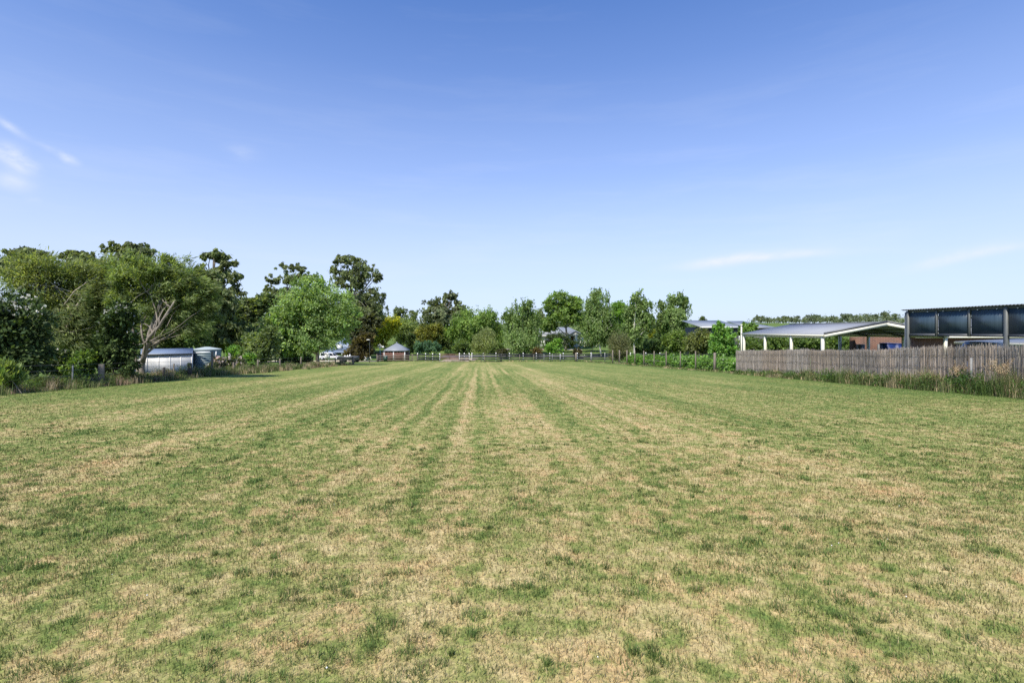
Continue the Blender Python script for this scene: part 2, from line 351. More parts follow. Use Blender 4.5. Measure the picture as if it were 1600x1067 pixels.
def groundmat():
    m, t, o = mat('grass_ground'); b = t.nodes.new('ShaderNodeBsdfPrincipled'); b.inputs['Roughness'].default_value = 0.95; b.inputs['Specular IOR Level'].default_value = 0.1
    g = t.nodes.new('ShaderNodeGroup'); g.node_tree = GG
    ge = t.nodes.new('ShaderNodeNewGeometry')
    n = N(t, 'ShaderNodeTexNoise', Scale=60.0, Detail=3.0); L(t, ge, 'Position', n, 'Vector')
    n2 = N(t, 'ShaderNodeTexNoise', Scale=11.0, Detail=4.0, Roughness=0.7); L(t, ge, 'Position', n2, 'Vector')
    f = math_n(t, 'MULTIPLY', ramp(t, n.outputs[0], [(0.3, 0.8), (0.7, 1.3)]), ramp(t, n2.outputs[0], [(0.3, 0.85), (0.7, 1.25)]))
    t.links.new(mixc(t, 1.0, g.outputs[0], f, 'MULTIPLY'), b.inputs['Base Color'])
    bp = t.nodes.new('ShaderNodeBump'); bp.inputs['Strength'].default_value = 0.5; bp.inputs['Distance'].default_value = 0.04
    t.links.new(n2.outputs[0], bp.inputs['Height']); L(t, bp, 0, b, 'Normal'); L(t, b, 0, o, 0); return m
M['ground'] = groundmat()
def blademat():
    m, t, o = mat('grass_blade')
    g = t.nodes.new('ShaderNodeGroup'); g.node_tree = GG
    at = N(t, 'ShaderNodeAttribute', attribute_name='Col')       # r brightness, g greenness of this blade, b straw
    sx = t.nodes.new('ShaderNodeSeparateColor'); L(t, at, 'Color', sx, 0)
    c = mixc(t, sx.outputs[1], g.outputs[0], (0.082, 0.145, 0.035))
    c = mixc(t, sx.outputs[2], c, (0.50, 0.40, 0.22))
    cc = t.nodes.new('ShaderNodeCombineColor')
    for i in range(3): t.links.new(sx.outputs[0], cc.inputs[i])
    c = mixc(t, 1.0, c, cc.outputs[0], 'MULTIPLY')
    b = t.nodes.new('ShaderNodeBsdfPrincipled'); b.inputs['Roughness'].default_value = 0.7; b.inputs['Specular IOR Level'].default_value = 0.2; t.links.new(c, b.inputs['Base Color'])
    tr = t.nodes.new('ShaderNodeBsdfTranslucent'); t.links.new(c, tr.inputs[0])
    mx = t.nodes.new('ShaderNodeMixShader'); mx.inputs[0].default_value = 0.35
    L(t, b, 0, mx, 1); L(t, tr, 0, mx, 2); L(t, mx, 0, o, 0); return m
M['blade'] = blademat()

# ------------------------------------------------------------------ ground
def build_ground():
    ys = np.unique(np.concatenate([np.linspace(-60, 0, 10), np.linspace(0, 12, 40), np.linspace(12, 130, 150), np.linspace(130, 400, 50), np.geomspace(400, 3000, 16)]))
    xs = np.unique(np.concatenate([-np.geomspace(60, 3000, 18), np.linspace(-60, 60, 130), np.geomspace(60, 3000, 18)]))
    X, Y = np.meshgrid(xs, ys); Z = gz(X, Y)
    v = np.stack([X, Y, Z], -1).reshape(-1, 3); nx = len(xs)
    i = np.arange(len(ys) - 1)[:, None] * nx + np.arange(nx - 1)[None, :]
    f = np.stack([i, i + 1, i + nx + 1, i + nx], -1).reshape(-1, 4)
    tag(link('ground', mesh_np('ground', v, f, M['ground'], smooth=True)), kind='structure')
build_ground()
def sheet(name, pts_l, pts_r, m, lift=0.015, nseg=24):
    """a strip of ground surface between two polylines"""
    a, b = np.array(pts_l, float), np.array(pts_r, float); v = []; f = []
    tt = np.linspace(0, 1, nseg + 1); s = np.linspace(0, 1, len(a))
    la = np.stack([np.interp(tt, s, a[:, k]) for k in (0, 1)], 1); lb = np.stack([np.interp(tt, s, b[:, k]) for k in (0, 1)], 1)
    kk = 10
    for i in range(nseg + 1):
        for j in range(kk + 1):
            p = la[i] + (lb[i] - la[i]) * j / kk; v.append((p[0], p[1], g1(p[0], p[1]) + lift))
    for i in range(nseg):
        for j in range(kk):
            q = i * (kk + 1) + j; f.append([q, q + 1, q + kk + 2, q + kk + 1])
    return tag(link(name, mesh_np(name, v, f, m, smooth=True)), kind='structure')
sheet('gravel_driveway', [(-45, 79), (-31, 81), (-23.5, 84.5), (-23, 86)], [(-45, 92), (-30, 93), (-23.5, 92), (-22.8, 90)], M['gravel'], 0.03)
sheet('road', [(-14, 101), (10, 100.6), (45, 98.5)], [(-14, 104.4), (10, 104), (45, 102)], M['asphalt'], 0.05)
sheet('dirt_track', [(-12.4, 83.6), (-9, 83.5), (-7.0, 84)], [(-12.6, 99), (-9.5, 99.5), (-6.5, 99)], M['dirt'], 0.04)
sheet('gravel_path', [(-6, 116.5), (6, 117), (16, 116)], [(-6, 119.5), (6, 120.5), (16, 119)], M['gravel'], 0.03)

# ------------------------------------------------------------------ mown grass
def blades_mesh(x, y, z, h, w, head, lean, cols, segs):
    n = len(x); c, s = np.cos(head), np.sin(head)
    side = np.stack([-s, c, np.zeros(n)], 1) * (w / 2)[:, None]; base = np.stack([x, y, z], 1)
    fwd = np.stack([c, s, np.zeros(n)], 1)
    tip = base + fwd * (lean * h)[:, None]; tip[:, 2] += h * np.sqrt(np.clip(1 - lean ** 2 * 0.6, 0.1, 1))
    if segs == 1:
        v = np.stack([base - side, base + side, tip], 1).reshape(-1, 3); k = 3
        f = np.arange(n)[:, None] * 3 + np.array([0, 1, 2]); F_ = f
    else:
        midp = base + fwd * (lean * h * 0.28)[:, None]; midp[:, 2] += h * 0.62
        v = np.stack([base - side, base + side, midp - side * .75, midp + side * .75, tip], 1).reshape(-1, 3); k = 5
        i = np.arange(n)[:, None] * 5
        F_ = np.concatenate([i + np.array([0, 1, 3]), i + np.array([0, 3, 2]), i + np.array([2, 3, 4])])
    return v, F_, np.repeat(cols, k, axis=0)
def sample_field(n, y0, y1, a, spread=1.16, pad=1.7):
    """depths with density ~ Y^-a per area"""
    e = 2 - a
    Y = (y0 ** e + rng.random(n) * (y1 ** e - y0 ** e)) ** (1 / e)
    X = (rng.random(n) * 2 - 1) * (Y * spread + pad)
    return X, Y
def mown_grass():
    parts = []
    for n, y0, y1, a, segs in ((255000, 1.7, 8.5, 1.25, 3), (610000, 3.2, 62.0, 1.65, 1)):
        X, Y = sample_field(n, y0, y1, a)
        k = (X > xl(Y)) & (X < xr(Y)) & (rng.random(n) > np.clip((Y - 16) / 44, 0, 1) ** .8); k &= rng.random(n) < (1 - np.clip((Y - 3.8) / 4.5, 0, 1) if segs == 3 else np.clip((Y - 3.2) / 4.0, 0, 1)); X, Y = X[k], Y[k]; m = len(X)
        h = rng.uniform(0.018, 0.042, m) * np.clip(1.15 - Y / 50, .35, 1); wd = 0.0034 * np.clip(Y / 2.4, 1, 14) ** 0.9 * rng.uniform(.7, 1.3, m) * (1.0 if segs == 3 else 1.35)
        c = np.stack([rng.normal(1.0, 0.22, m).clip(.45, 1.6), (rng.random(m) < .12) * .6, (rng.random(m) < .10) * .75], 1)
        parts.append(blades_mesh(X, Y, gz(X, Y) - .003, h, wd, rng.uniform(0, 6.28, m), rng.uniform(.1, .95, m), c, segs))
    # denser dark green tufts
    ncl = 1100; CX, CY = sample_field(ncl, 1.8, 22, 1.35); cnt = rng.integers(1, 7, ncl); ci = np.repeat(np.arange(ncl), cnt); nt_ = len(ci)
    TX = CX[ci] + rng.normal(0, .16, nt_); TY = CY[ci] + rng.normal(0, .16, nt_)
    r = rng.uniform(0.025, 0.10, nt_) * rng.uniform(.5, 1.5, nt_); per = 40
    ang = rng.uniform(0, 6.28, (nt_, per)); rr = r[:, None] * np.sqrt(rng.random((nt_, per)))
    stretch = rng.uniform(0.8, 1.9, nt_)[:, None]
    X = (TX[:, None] + np.cos(ang) * rr * stretch).ravel(); Y = (TY[:, None] + np.sin(ang) * rr).ravel(); m = len(X)
    hh = np.repeat(rng.uniform(.03, .06, nt_), per) * rng.uniform(.5, 1.15, m)
    tone = np.repeat(rng.uniform(.8, 1.35, nt_), per) * rng.normal(1, .2, m).clip(.5, 1.6)
    c = np.stack([tone, np.repeat(rng.uniform(.55, .95, nt_), per), np.zeros(m)], 1)
    k = (X > xl(Y)) & (X < xr(Y)) & (rng.random(len(X)) > np.clip((Y - 3.4) / 10, 0, 1))
    q = lambda z: z[k]
    m = int(k.sum())
    parts.append(blades_mesh(q(X), q(Y), gz(q(X), q(Y)) - .003, q(hh), .0056 * np.clip(q(Y) / 2.4, 1, 12) ** .85, rng.uniform(0, 6.28, m), rng.uniform(.2, 1.0, m), c[k], 1))
    vs, fs, cs = [], [], []; off = 0
    for v, f, c in parts: vs.append(v); fs.append(f + off); cs.append(c); off += len(v)
    o = link('grass', mesh_np('grass', np.concatenate(vs), np.concatenate(fs), M['blade'], np.concatenate(cs)))
    tag(o, 'short mown grass, straw and green, covering the field', 'grass', kind='stuff')
mown_grass()

def clover():
    X, Y = sample_field(45, 2.2, 14, 1.3); X = X + 0 * Y; v = []; f = []
    for x, y in zip(X, Y):
        r = rng.uniform(.003, .006); z = g1(x, y) + rng.uniform(.02, .045); b = len(v)
        v += [(x + r, y, z), (x, y + r, z), (x - r, y, z), (x, y - r, z), (x, y, z + r), (x, y, z - r)]
        f += [[b + i, b + (i + 1) % 4, b + 4] for i in range(4)] + [[b + (i + 1) % 4, b + i, b + 5] for i in range(4)]
    tag(link('clover_flowers', mesh_np('clover_flowers', v, f, M['white'])), 'tiny white clover heads scattered in the near grass', 'clover', kind='stuff')
clover()
# ------------------------------------------------------------------ trees
def leaves(centres, rad, n, lw, ll, style, cA, cB, crown_c, zf=1.0, jit=0.18, wind=(0.5, 0.1, 0), bright=None):
    """n leaf blades round the clump centres; returns verts, quads, colours"""
    k = len(centres); idx = rng.integers(0, k, n)
    rr = rad[idx][:, None]
    pos = centres[idx] + rng.normal(0, 0.5, (n, 3)).clip(-.85, .85) * rr * np.array([1, 1, zf])
    out = pos - crown_c; out /= np.linalg.norm(out, axis=1)[:, None] + 1e-6
    rd = rng.normal(0, 1, (n, 3))
    if style == 'droop': a = rd * 0.38 + np.array([0, 0, -1.0]) + out * 0.15
    elif style == 'wispy': a = rd * 0.40 + out * 0.55 + np.array([wind[0], wind[1], -0.25])
    elif style == 'up': a = rd * 0.45 + np.array([0, 0, 0.9]) + out * 0.4
    else: a = rd * 0.7 + out * 0.6 + np.array([0, 0, -0.15])
    a /= np.linalg.norm(a, axis=1)[:, None]
    nr = out * (1.0 if style == 'droop' else .6) + np.array([0, 0, 0.6]) + rng.normal(0, 0.5, (n, 3))
    b = np.cross(a, nr); b /= np.linalg.norm(b, axis=1)[:, None] + 1e-6
    nn = np.cross(a, b)
    s = rng.uniform(.65, 1.3, n)[:, None]
    l_, w_ = ll * s, lw * s
    v = np.stack([pos, pos + a * l_ * .45 + b * w_ * .5 + nn * w_ * .12, pos + a * l_, pos + a * l_ * .45 - b * w_ * .5 + nn * w_ * .12], 1).reshape(-1, 3)
    f = np.arange(n)[:, None] * 4 + np.array([0, 1, 2, 3])
    ct = rng.random(k)
    t = np.clip(ct[idx] + rng.normal(0, .25, n), 0, 1)[:, None]; cA = np.array(cA) * 2.2; cB = np.array(cB) * 2.2; vis = rng.normal(1, .2, k).clip(.55, 1.5)[idx][:, None]
    c = (np.array(cA) * (1 - t) + np.array(cB) * t) * rng.normal(1, jit, n).clip(.5, 1.6)[:, None] * vis
    return v, f, np.repeat(c, 4, axis=0)
def clump_points(lobes, n_sub, sub, per, zf, low=-0.45, shell=0.55, fill=0.0):
    """lobes (k,6) centre+radii -> sub-lobes -> clump centres and radii"""
    L_ = np.asarray(lobes, float); wt = (L_[:, 3] * L_[:, 5]); wt = wt / wt.sum()
    if n_sub:
        i = rng.choice(len(L_), n_sub, p=wt)
        d = rng.normal(0, 1, (n_sub, 3)); d /= np.linalg.norm(d, axis=1)[:, None]
        r = rng.random(n_sub)[:, None] ** (1 / 2.6) * (1 - sub * 0.65)
        c = L_[i, :3] + d * r * L_[i, 3:6]
        sr = np.minimum(L_[i, 3], L_[i, 5]) * sub * rng.uniform(.7, 1.3, n_sub)
        S = np.concatenate([c, np.stack([sr * 1.15, sr * 1.15, sr * zf], 1)], 1)
    else: S = L_
    k = len(S); d = rng.normal(0, 1, (k, per, 3)); d /= np.linalg.norm(d, axis=2)[..., None]
    lowm = d[..., 2] < low; d[..., 2] = np.where(lowm, -d[..., 2] * .5, d[..., 2])
    r = shell + (1 - shell) * rng.random((k, per, 1)) ** .6
    pts = S[:, None, :3] + d * r * S[:, None, 3:6]
    rad = np.repeat(np.minimum(S[:, 3], S[:, 5])[:, None], per, 1) * rng.uniform(.42, .75, (k, per))
    pts, rad = pts.reshape(-1, 3), rad.ravel()
    if fill > 0:
        m = int(len(pts) * fill); i = rng.choice(len(L_), m, p=wt); d = rng.normal(0, 1, (m, 3)); d /= np.linalg.norm(d, axis=1)[:, None]
        pts = np.concatenate([pts, L_[i, :3] + d * rng.random((m, 1)) ** .42 * L_[i, 3:6]]); rad = np.concatenate([rad, np.minimum(L_[i, 3], L_[i, 5]) * rng.uniform(.15, .34, m)])
    return S, pts, rad
def curve(p, q, bend, n=7):
    p, q = np.array(p, float), np.array(q, float); t = np.linspace(0, 1, n)[:, None]
    ln = np.linalg.norm(q - p)
    k1 = rng.normal(0, bend * ln, 3); k2 = rng.normal(0, bend * ln * .5, 3)
    return p + (q - p) * t + k1 * np.sin(np.pi * t) * np.array([1, 1, .4]) + k2 * np.sin(2 * np.pi * t)
KIND = dict(
    euc=dict(fill=.38, style='droop', cA=(.050, .066, .026), cB=(.105, .122, .050), sub=.36, zf=.55, per=8, shell=.4, low=-.25, bark='bark_grey', lw=.24, ll=.46),
    far=dict(fill=.5, style='broad', cA=(.048, .068, .028), cB=(.095, .115, .048), sub=.42, zf=.7, per=9, shell=.4, low=-.3, bark='bark_grey', lw=.42, ll=.6),
    broad=dict(fill=.7, style='broad', cA=(.055, .095, .024), cB=(.110, .165, .046), sub=.42, zf=.8, per=12, shell=.5, low=-.45, bark='bark_grey', lw=.30, ll=.42),
    wispy=dict(fill=.6, style='wispy', cA=(.070, .088, .026), cB=(.140, .145, .050), sub=.42, zf=.75, per=12, shell=.3, low=-.5, bark='bark_pale', lw=.05, ll=.26),
    birch=dict(fill=.55, style='droop', cA=(.058, .092, .028), cB=(.115, .155, .050), sub=.30, zf=1.2, czf=2.3, per=9, back=.25, shell=.3, low=-1.1, bark='birch', lw=.26, ll=.40),
    shrub=dict(fill=.5, style='broad', cA=(.042, .066, .020), cB=(.090, .118, .036), sub=.42, zf=.9, per=12, shell=.55, low=-.8, bark='bark_grey', lw=.16, ll=.24),
    dark=dict(fill=.5, style='broad', cA=(.016, .028, .010), cB=(.045, .066, .020), sub=.40, zf=.85, per=12, shell=.55, low=-.7, bark='bark_dark', lw=.16, ll=.26),
)
def tree(name, label, cat, base, lobes, N_, kind, Y=None, n_sub=26, group=None, trunk_r=None, limbs=8, top=None, stems=None, fl=None, lobe_world=False, **kw):
    """base: photo column of the trunk foot, or (x, y); lobes in photo pixels at depth Y, given real width, height and depth"""
    K = dict(KIND[kind]); K.update(kw)
    if lobe_world: W = np.array(lobes, float)
    else:
        W = []
        for j, (px, py, rx, ry) in enumerate(lobes):
            c = P(px, py, Y); s = Y / F
            c[1] += rng.uniform(-.35, .35) * rx * s + kw.get('back', KIND[kind].get('back', 0)) * rx * s
            W.append((*c, rx * s, rx * s * .9, ry * s))
        W = np.array(W)
    bx, by = ((base - 800) / F * Y, Y) if not isinstance(base, tuple) else base
    b0 = np.array((bx, by, g1(bx, by) - 0.03))
    root = empty(name, b0, label, cat, group)
    S, C, rad = clump_points(W, n_sub, K['sub'], K['per'], K['zf'], K['low'], K['shell'], K.get('fill', .5))
    C[:, 2] = np.maximum(C[:, 2], gz(C[:, 0], C[:, 1]) + .12)
    cc = np.average(W[:, :3], axis=0, weights=W[:, 3] * W[:, 5]); cc[2] -= W[:, 5].max() * .3
    v, f, c = leaves(C, rad, N_, K['lw'], K['ll'], K['style'], K['cA'], K['cB'], cc, zf=K.get('czf', 1.0))
    v[:, 2] = np.maximum(v[:, 2], gz(v[:, 0], v[:, 1]) + .02)
    cr = link('crown', mesh_np('crown', v - b0, f, M[K.get('mat', 'leaf')], c), root)
    zt = (W[:, 2] + W[:, 5]).max(); hgt = zt - b0[2]
    tr = trunk_r or (max(.05, hgt * .022) if kind not in ('shrub', 'dark') else max(.012, hgt * .012))
    mb = MB(); paths = []
    if stems is None:
        tp = np.array((cc[0], cc[1], zt - .22 * hgt)) if top is None else P(top[0], top[1], Y)
        pth = curve(b0, tp, .035, 9); paths.append((pth, np.linspace(tr, tr * .3, 9)))
    else:
        for st in stems:
            pp = np.array([P(a, b, Y) + np.array([0, dy, 0]) for a, b, dy in st[0]]); 
            pp[0, 2] = min(pp[0, 2], g1(pp[0, 0], pp[0, 1]) - .03) if st[2] else pp[0, 2]
            tt = np.linspace(0, len(pp) - 1, 3 * len(pp)); pp = np.stack([np.interp(tt, np.arange(len(pp)), pp[:, i]) for i in range(3)], 1)
            pp[1:-1] += rng.normal(0, .02, pp[1:-1].shape)
            paths.append((pp, np.linspace(st[1], st[1] * .35, len(pp))))
    for pth, rd in paths: mb.tube(pth, rd, 8)
    order = np.argsort(-S[:, 3]) if len(S) > limbs else np.arange(len(S))
    pick = rng.choice(len(S), min(limbs, len(S)), replace=False)
    if kind == 'euc': pick = rng.choice(len(S), min(len(S), int(limbs * 2.2)), replace=False)
    for i in pick:
        pth, rd = paths[rng.integers(0, len(paths))]
        ok = [q for q in range(2, len(pth)) if pth[q][2] < S[i, 2]] or [2]
        q = ok[min(len(ok) - 1, int(len(ok) * rng.uniform(.35, 1)))]
        lim = curve(pth[q], S[i, :3], .07, 6)
        mb.tube(lim, np.linspace(rd[q] * .6, max(.012, rd[q] * .15), 6), 5)
    mb.build('trunk', M[K['bark']], root, b0, smooth=True)
    if fl:
        nf, size, colr, part, zmin, zone = fl
        pts = C if zone is None else C[(C[:, 2] > P(0, zone[1], Y)[2]) & (C[:, 2] < P(0, zone[0], Y)[2])]
        pts = pts[pts[:, 1] < cc[1] + .3] if len(pts) > 6 else pts
        if len(pts):
            colr = np.array(colr) / 2.2; i = rng.integers(0, len(pts), nf); o_ = pts[i] - cc; o_ /= np.linalg.norm(o_, axis=1)[:, None]
            ctr = pts[i] + o_ * rad.mean() * .6 + np.array([0, -.12, .05]) + rng.normal(0, rad.mean() * .45, (nf, 3))
            pv, pf, pc = leaves(ctr, np.full(nf, size * .35), nf * 6, size * .55, size * .75, 'up', colr[0], colr[1], cc, jit=.08)
            link(part, mesh_np(part, pv - b0, pf, M['petal'], pc), root)['kind'] = 'stuff'
    return root

# ---- left boundary
WHITE_FL = ((.62, .60, .50), (.80, .78, .70))
PINK_FL = ((.72, .50, .47), (.80, .72, .66))
tree('magnolia_tree', 'large dark glossy evergreen with white flowers at the far left edge', 'tree', 10, [(14, 522, 56, 62), (-25, 545, 50, 55), (48, 560, 34, 38), (5, 475, 38, 28)], 15000, 'dark', Y=21.5, n_sub=34, mat='gloss', lw=.10, ll=.20, fl=(110, .11, WHITE_FL, 'flowers', 0, (452, 500)))
tree('magnolia_tree', 'narrow dark evergreen with white flowers left of the pale forked trunk', 'tree', 182, [(186, 525, 27, 50), (168, 558, 20, 34), (202, 560, 16, 30), (190, 495, 22, 22)], 11000, 'dark', Y=25.5, n_sub=26, mat='gloss', lw=.10, ll=.20, fl=(80, .10, WHITE_FL, 'flowers', 0, (476, 525)))
tree('bushy_tree', 'broad feathery olive tree between the two dark flowering evergreens', 'tree', 78, [(55, 440, 58, 46), (118, 440, 50, 50), (85, 490, 72, 52), (140, 480, 38, 50), (30, 420, 40, 30), (100, 540, 50, 38)], 56000, 'wispy', Y=30, n_sub=70, limbs=26, back=.4, trunk_r=.14, cA=(.052, .075, .026), cB=(.108, .122, .048), stems=[([(78, 592, 0), (74, 540, .2), (62, 480, .1), (55, 430, 0)], .14, True), ([(82, 592, .1), (98, 530, 0), (112, 505, -.2), (135, 450, 0)], .12, True)])
tree('paperbark_tree', 'feathery tree with pale forked trunk leaning over the white shed', 'tree', 222, [(205, 425, 50, 34), (262, 432, 50, 34), (303, 482, 32, 42), (232, 475, 48, 40), (185, 455, 28, 40), (262, 512, 48, 20), (285, 455, 40, 36)], 54000, 'wispy', Y=28.5, n_sub=64, limbs=26, back=.3, bark='bark_grey', cA=(.058, .084, .028), cB=(.112, .136, .052), czf=.8,
     stems=[([(219, 590, 0), (224, 560, 0), (233, 520, .1), (246, 475, .2), (250, 430, .2)], .15, True), ([(223, 566, 0), (238, 530, -.3), (262, 508, -.6), (285, 470, -.6)], .13, False), ([(216, 590, .1), (203, 545, .3), (196, 490, .5), (190, 450, .4)], .09, True), ([(226, 556, 0), (245, 535, -.9), (272, 528, -1.4)], .06, False)])
tree('gum_tree', 'distant gum tops poking above the olive tree at far left', 'tree', 40, [(22, 398, 24, 16), (55, 396, 20, 14), (5, 412, 20, 18), (40, 420, 40, 20)], 9000, 'euc', Y=62, n_sub=34)
tree('gum_tree', 'distant gum with spreading flat topped crown above the narrow dark evergreen', 'tree', 196, [(185, 384, 22, 11), (212, 390, 24, 12), (198, 410, 34, 18), (165, 384, 10, 7), (232, 392, 10, 7)], 11000, 'euc', Y=60, n_sub=44)
tree('gum_tree', 'small distant gum crown behind the gap of the olive tree', 'tree', 122, [(112, 398, 20, 10), (138, 402, 20, 11), (125, 420, 34, 16)], 6500, 'euc', Y=64, n_sub=26)
tree('gum_tree', 'tall dark gum with layered crown right of the feathery tree', 'tree', 330, [(334, 397, 26, 9), (356, 408, 12, 8), (350, 428, 26, 15), (326, 432, 26, 20), (345, 465, 34, 26), (330, 500, 40, 34), (370, 452, 11, 11), (352, 520, 30, 24)], 32000, 'euc', Y=56, n_sub=100, sub=.30, limbs=16, trunk_r=.28, stems=[([(322, 566, 0), (322, 510, 0), (330, 450, 0), (335, 405, 0)], .28, True)])
tree('gum_tree', 'dark rounded gum low behind the grey mounded shrub', 'tree', 392, [(385, 490, 30, 24), (412, 478, 22, 22), (372, 512, 30, 22), (405, 515, 34, 24)], 8000, 'far', Y=76, n_sub=34)
tree('shrub', 'olive loose shrub standing at the left of the pale green maple', 'shrub', 412, [(412, 550, 28, 22), (398, 535, 20, 18), (424, 528, 18, 18)], 9000, 'shrub', Y=47, n_sub=24, cA=(.050, .072, .026), cB=(.110, .135, .055))
tree('shrub', 'grey green mounded shrub behind the pink roses', 'shrub', 388, [(388, 527, 19, 16)], 4500, 'shrub', Y=60, n_sub=16, cA=(.060, .075, .036), cB=(.120, .135, .070))
tree('shrub', 'dark green mass of shrub behind the corrugated tank', 'shrub', 352, [(350, 538, 22, 18), (336, 530, 18, 16), (366, 536, 16, 16)], 5000, 'shrub', Y=58, n_sub=20, cA=(.022, .050, .016), cB=(.050, .090, .026))
tree('bush', 'bright green upright bush just above the pink roses', 'bush', 365, [(365, 552, 12, 11)], 2200, 'shrub', Y=47, n_sub=9, cA=(.070, .135, .030), cB=(.115, .190, .045), style='up')
tree('bush', 'small burgundy leaved bush beside the pink roses', 'bush', 384, [(384, 553, 6, 8)], 900, 'shrub', Y=48, n_sub=6, cA=(.030, .012, .016), cB=(.060, .022, .026))
tree('bush', 'low lime green bush at the right end of the roses', 'bush', 390, [(390, 564, 9, 10)], 1500, 'shrub', Y=42, n_sub=8, cA=(.060, .120, .022), cB=(.100, .165, .036))
tree('rose_bush', 'rose bush with pale pink flowers beside the corrugated tank', 'rose bush', 350, [(345, 569, 12, 10)], 1800, 'shrub', Y=38.5, n_sub=8, cA=(.040, .050, .022), cB=(.085, .085, .040), fl=(75, .17, PINK_FL, 'flowers', 0, None))
tree('rose_bush', 'rose bush with cream and pink flowers left of the lime bush', 'rose bush', 368, [(368, 568, 13, 11)], 1800, 'shrub', Y=40, n_sub=8, cA=(.040, .055, .022), cB=(.080, .095, .040), fl=(75, .17, ((.75, .62, .55), (.80, .74, .66)), 'flowers', 0, None))
tree('rose_bush', 'low rose bush with white flowers in front of the corrugated tank', 'rose bush', 330, [(330, 575, 7, 7)], 900, 'shrub', Y=37, n_sub=5, cA=(.040, .050, .022), cB=(.080, .085, .040), fl=(26, .15, WHITE_FL, 'flowers', 0, None))
tree('bush', 'grassy yellow green bush in the bottom left corner of the hedge line', 'bush', (-17.6, 18.4), [(8, 588, 24, 20)], 4500, 'shrub', Y=18.6, n_sub=12, style='up', lw=.05, ll=.22, cA=(.060, .095, .024), cB=(.120, .150, .050))
tree('bush', 'mid green leafy bush beside the thick wooden fence post', 'bush', 128, [(126, 572, 26, 20), (140, 560, 14, 14)], 5500, 'shrub', Y=25, n_sub=14, cA=(.040, .075, .018), cB=(.090, .130, .030), lw=.08, ll=.16)
tree('bush', 'dark bush with a few white flowers under the olive tree', 'bush', 90, [(88, 565, 20, 22)], 3500, 'dark', Y=25, n_sub=12, lw=.09, ll=.17, fl=(16, .11, WHITE_FL, 'flowers', 0, None))
for px, py, rx, ry, Yb, lab, ca, cb in ((40, 545, 40, 34, 36, 'dark shrubbery behind the far left evergreen', (.022, .040, .014), (.055, .080, .026)), (110, 540, 40, 34, 40, 'deep green shrubbery under the olive tree', (.026, .048, .016), (.065, .095, .030)), (165, 520, 40, 44, 44, 'tall olive shrubbery between the olive tree and the forked trunk', (.040, .058, .020), (.085, .105, .036)), (235, 520, 34, 32, 48, 'olive shrubbery behind the roof of the white shed', (.045, .062, .020), (.095, .112, .038)), (290, 522, 34, 26, 50, 'mid green shrubbery behind the water tank', (.036, .058, .018), (.080, .110, .034)), (225, 470, 60, 50, 66, 'tall dark woodland tree far behind the forked trunk', (.030, .046, .018), (.066, .085, .030)), (100, 480, 70, 60, 66, 'tall dark woodland tree far behind the olive tree', (.030, .046, .018), (.066, .085, .030)), (430, 530, 34, 30, 82, 'dark green shrubbery behind the left side of the maple', (.030, .050, .018), (.068, .092, .032)), (590, 545, 30, 14, 122, 'low green shrubbery behind the gazebo', (.040, .064, .018), (.085, .115, .032)), (300, 470, 34, 50, 64, 'dark woodland tree behind the feathery tree', (.032, .048, .018), (.070, .090, .032))):
    tree('shrubbery' if 'shrubbery' in lab else 'woodland_tree', lab, 'shrub' if 'shrubbery' in lab else 'tree', px, [(px, py, rx, ry), (px - rx * .5, py + ry * .3, rx * .7, ry * .7), (px + rx * .5, py + ry * .3, rx * .7, ry * .7)], 8000, 'shrub', Y=Yb, n_sub=30, lw=.2, ll=.3, cA=ca, cB=cb)
# ---- maple and what stands behind it
tree('maple_tree', 'large rounded pale green maple standing alone at the left field edge', 'tree', 496, [(488, 478, 52, 42), (455, 500, 38, 36), (525, 492, 36, 42), (488, 448, 30, 18), (430, 512, 22, 24), (548, 500, 16, 28), (490, 525, 60, 28), (455, 535, 36, 24)], 62000, 'broad', Y=60, n_sub=90, limbs=30, trunk_r=.24, sub=.28, zf=.8, lw=.17, ll=.24, cA=(.082, .125, .042), cB=(.150, .200, .080),
     stems=[([(497, 573, 0), (496, 550, 0), (490, 520, 0), (486, 470, 0)], .24, True), ([(496, 553, 0), (480, 535, .5), (455, 510, .5)], .12, False), ([(496, 550, 0), (512, 525, -.4), (530, 490, -.3)], .12, False)])
tree('shrub', 'dark green undergrowth shrub beneath the left side of the maple', 'shrub', 452, [(452, 556, 26, 16), (475, 558, 16, 12)], 5000, 'shrub', Y=63, n_sub=16, cA=(.022, .045, .014), cB=(.055, .085, .026))
tree('gum_tree', 'open gum crown rising behind the left side of the maple', 'tree', 440, [(448, 416, 20, 8), (470, 420, 14, 8), (432, 434, 18, 10), (460, 436, 22, 12), (417, 448, 12, 8), (440, 462, 32, 16), (480, 432, 10, 6), (412, 462, 9, 6)], 20000, 'euc', Y=110, n_sub=70, sub=.32, limbs=18, trunk_r=.3, lw=.28, ll=.5)
tree('gum_tree', 'tallest gum with domed open crown behind the right side of the maple', 'tree', 556, [(545, 408, 24, 10), (572, 420, 22, 12), (524, 424, 14, 12), (590, 432, 11, 9), (548, 436, 34, 18), (580, 462, 22, 16), (595, 462, 9, 7), (585, 484, 24, 18), (555, 485, 30, 28)], 30000, 'euc', Y=102, n_sub=110, sub=.30, limbs=24, trunk_r=.42, lw=.26, ll=.48, stems=[([(553, 560, 0), (552, 500, 0), (548, 450, 0), (552, 415, 0)], .42, True), ([(551, 480, 0), (570, 450, 0), (585, 430, 0)], .22, False), ([(550, 465, 0), (535, 440, 0), (526, 422, 0)], .2, False)])
tree('evergreen_tree', 'dark brownish evergreen at the right foot of the tallest gum', 'tree', 566, [(562, 515, 20, 26), (578, 505, 14, 20)], 5000, 'far', Y=97, n_sub=20, cA=(.028, .034, .018), cB=(.055, .060, .026))
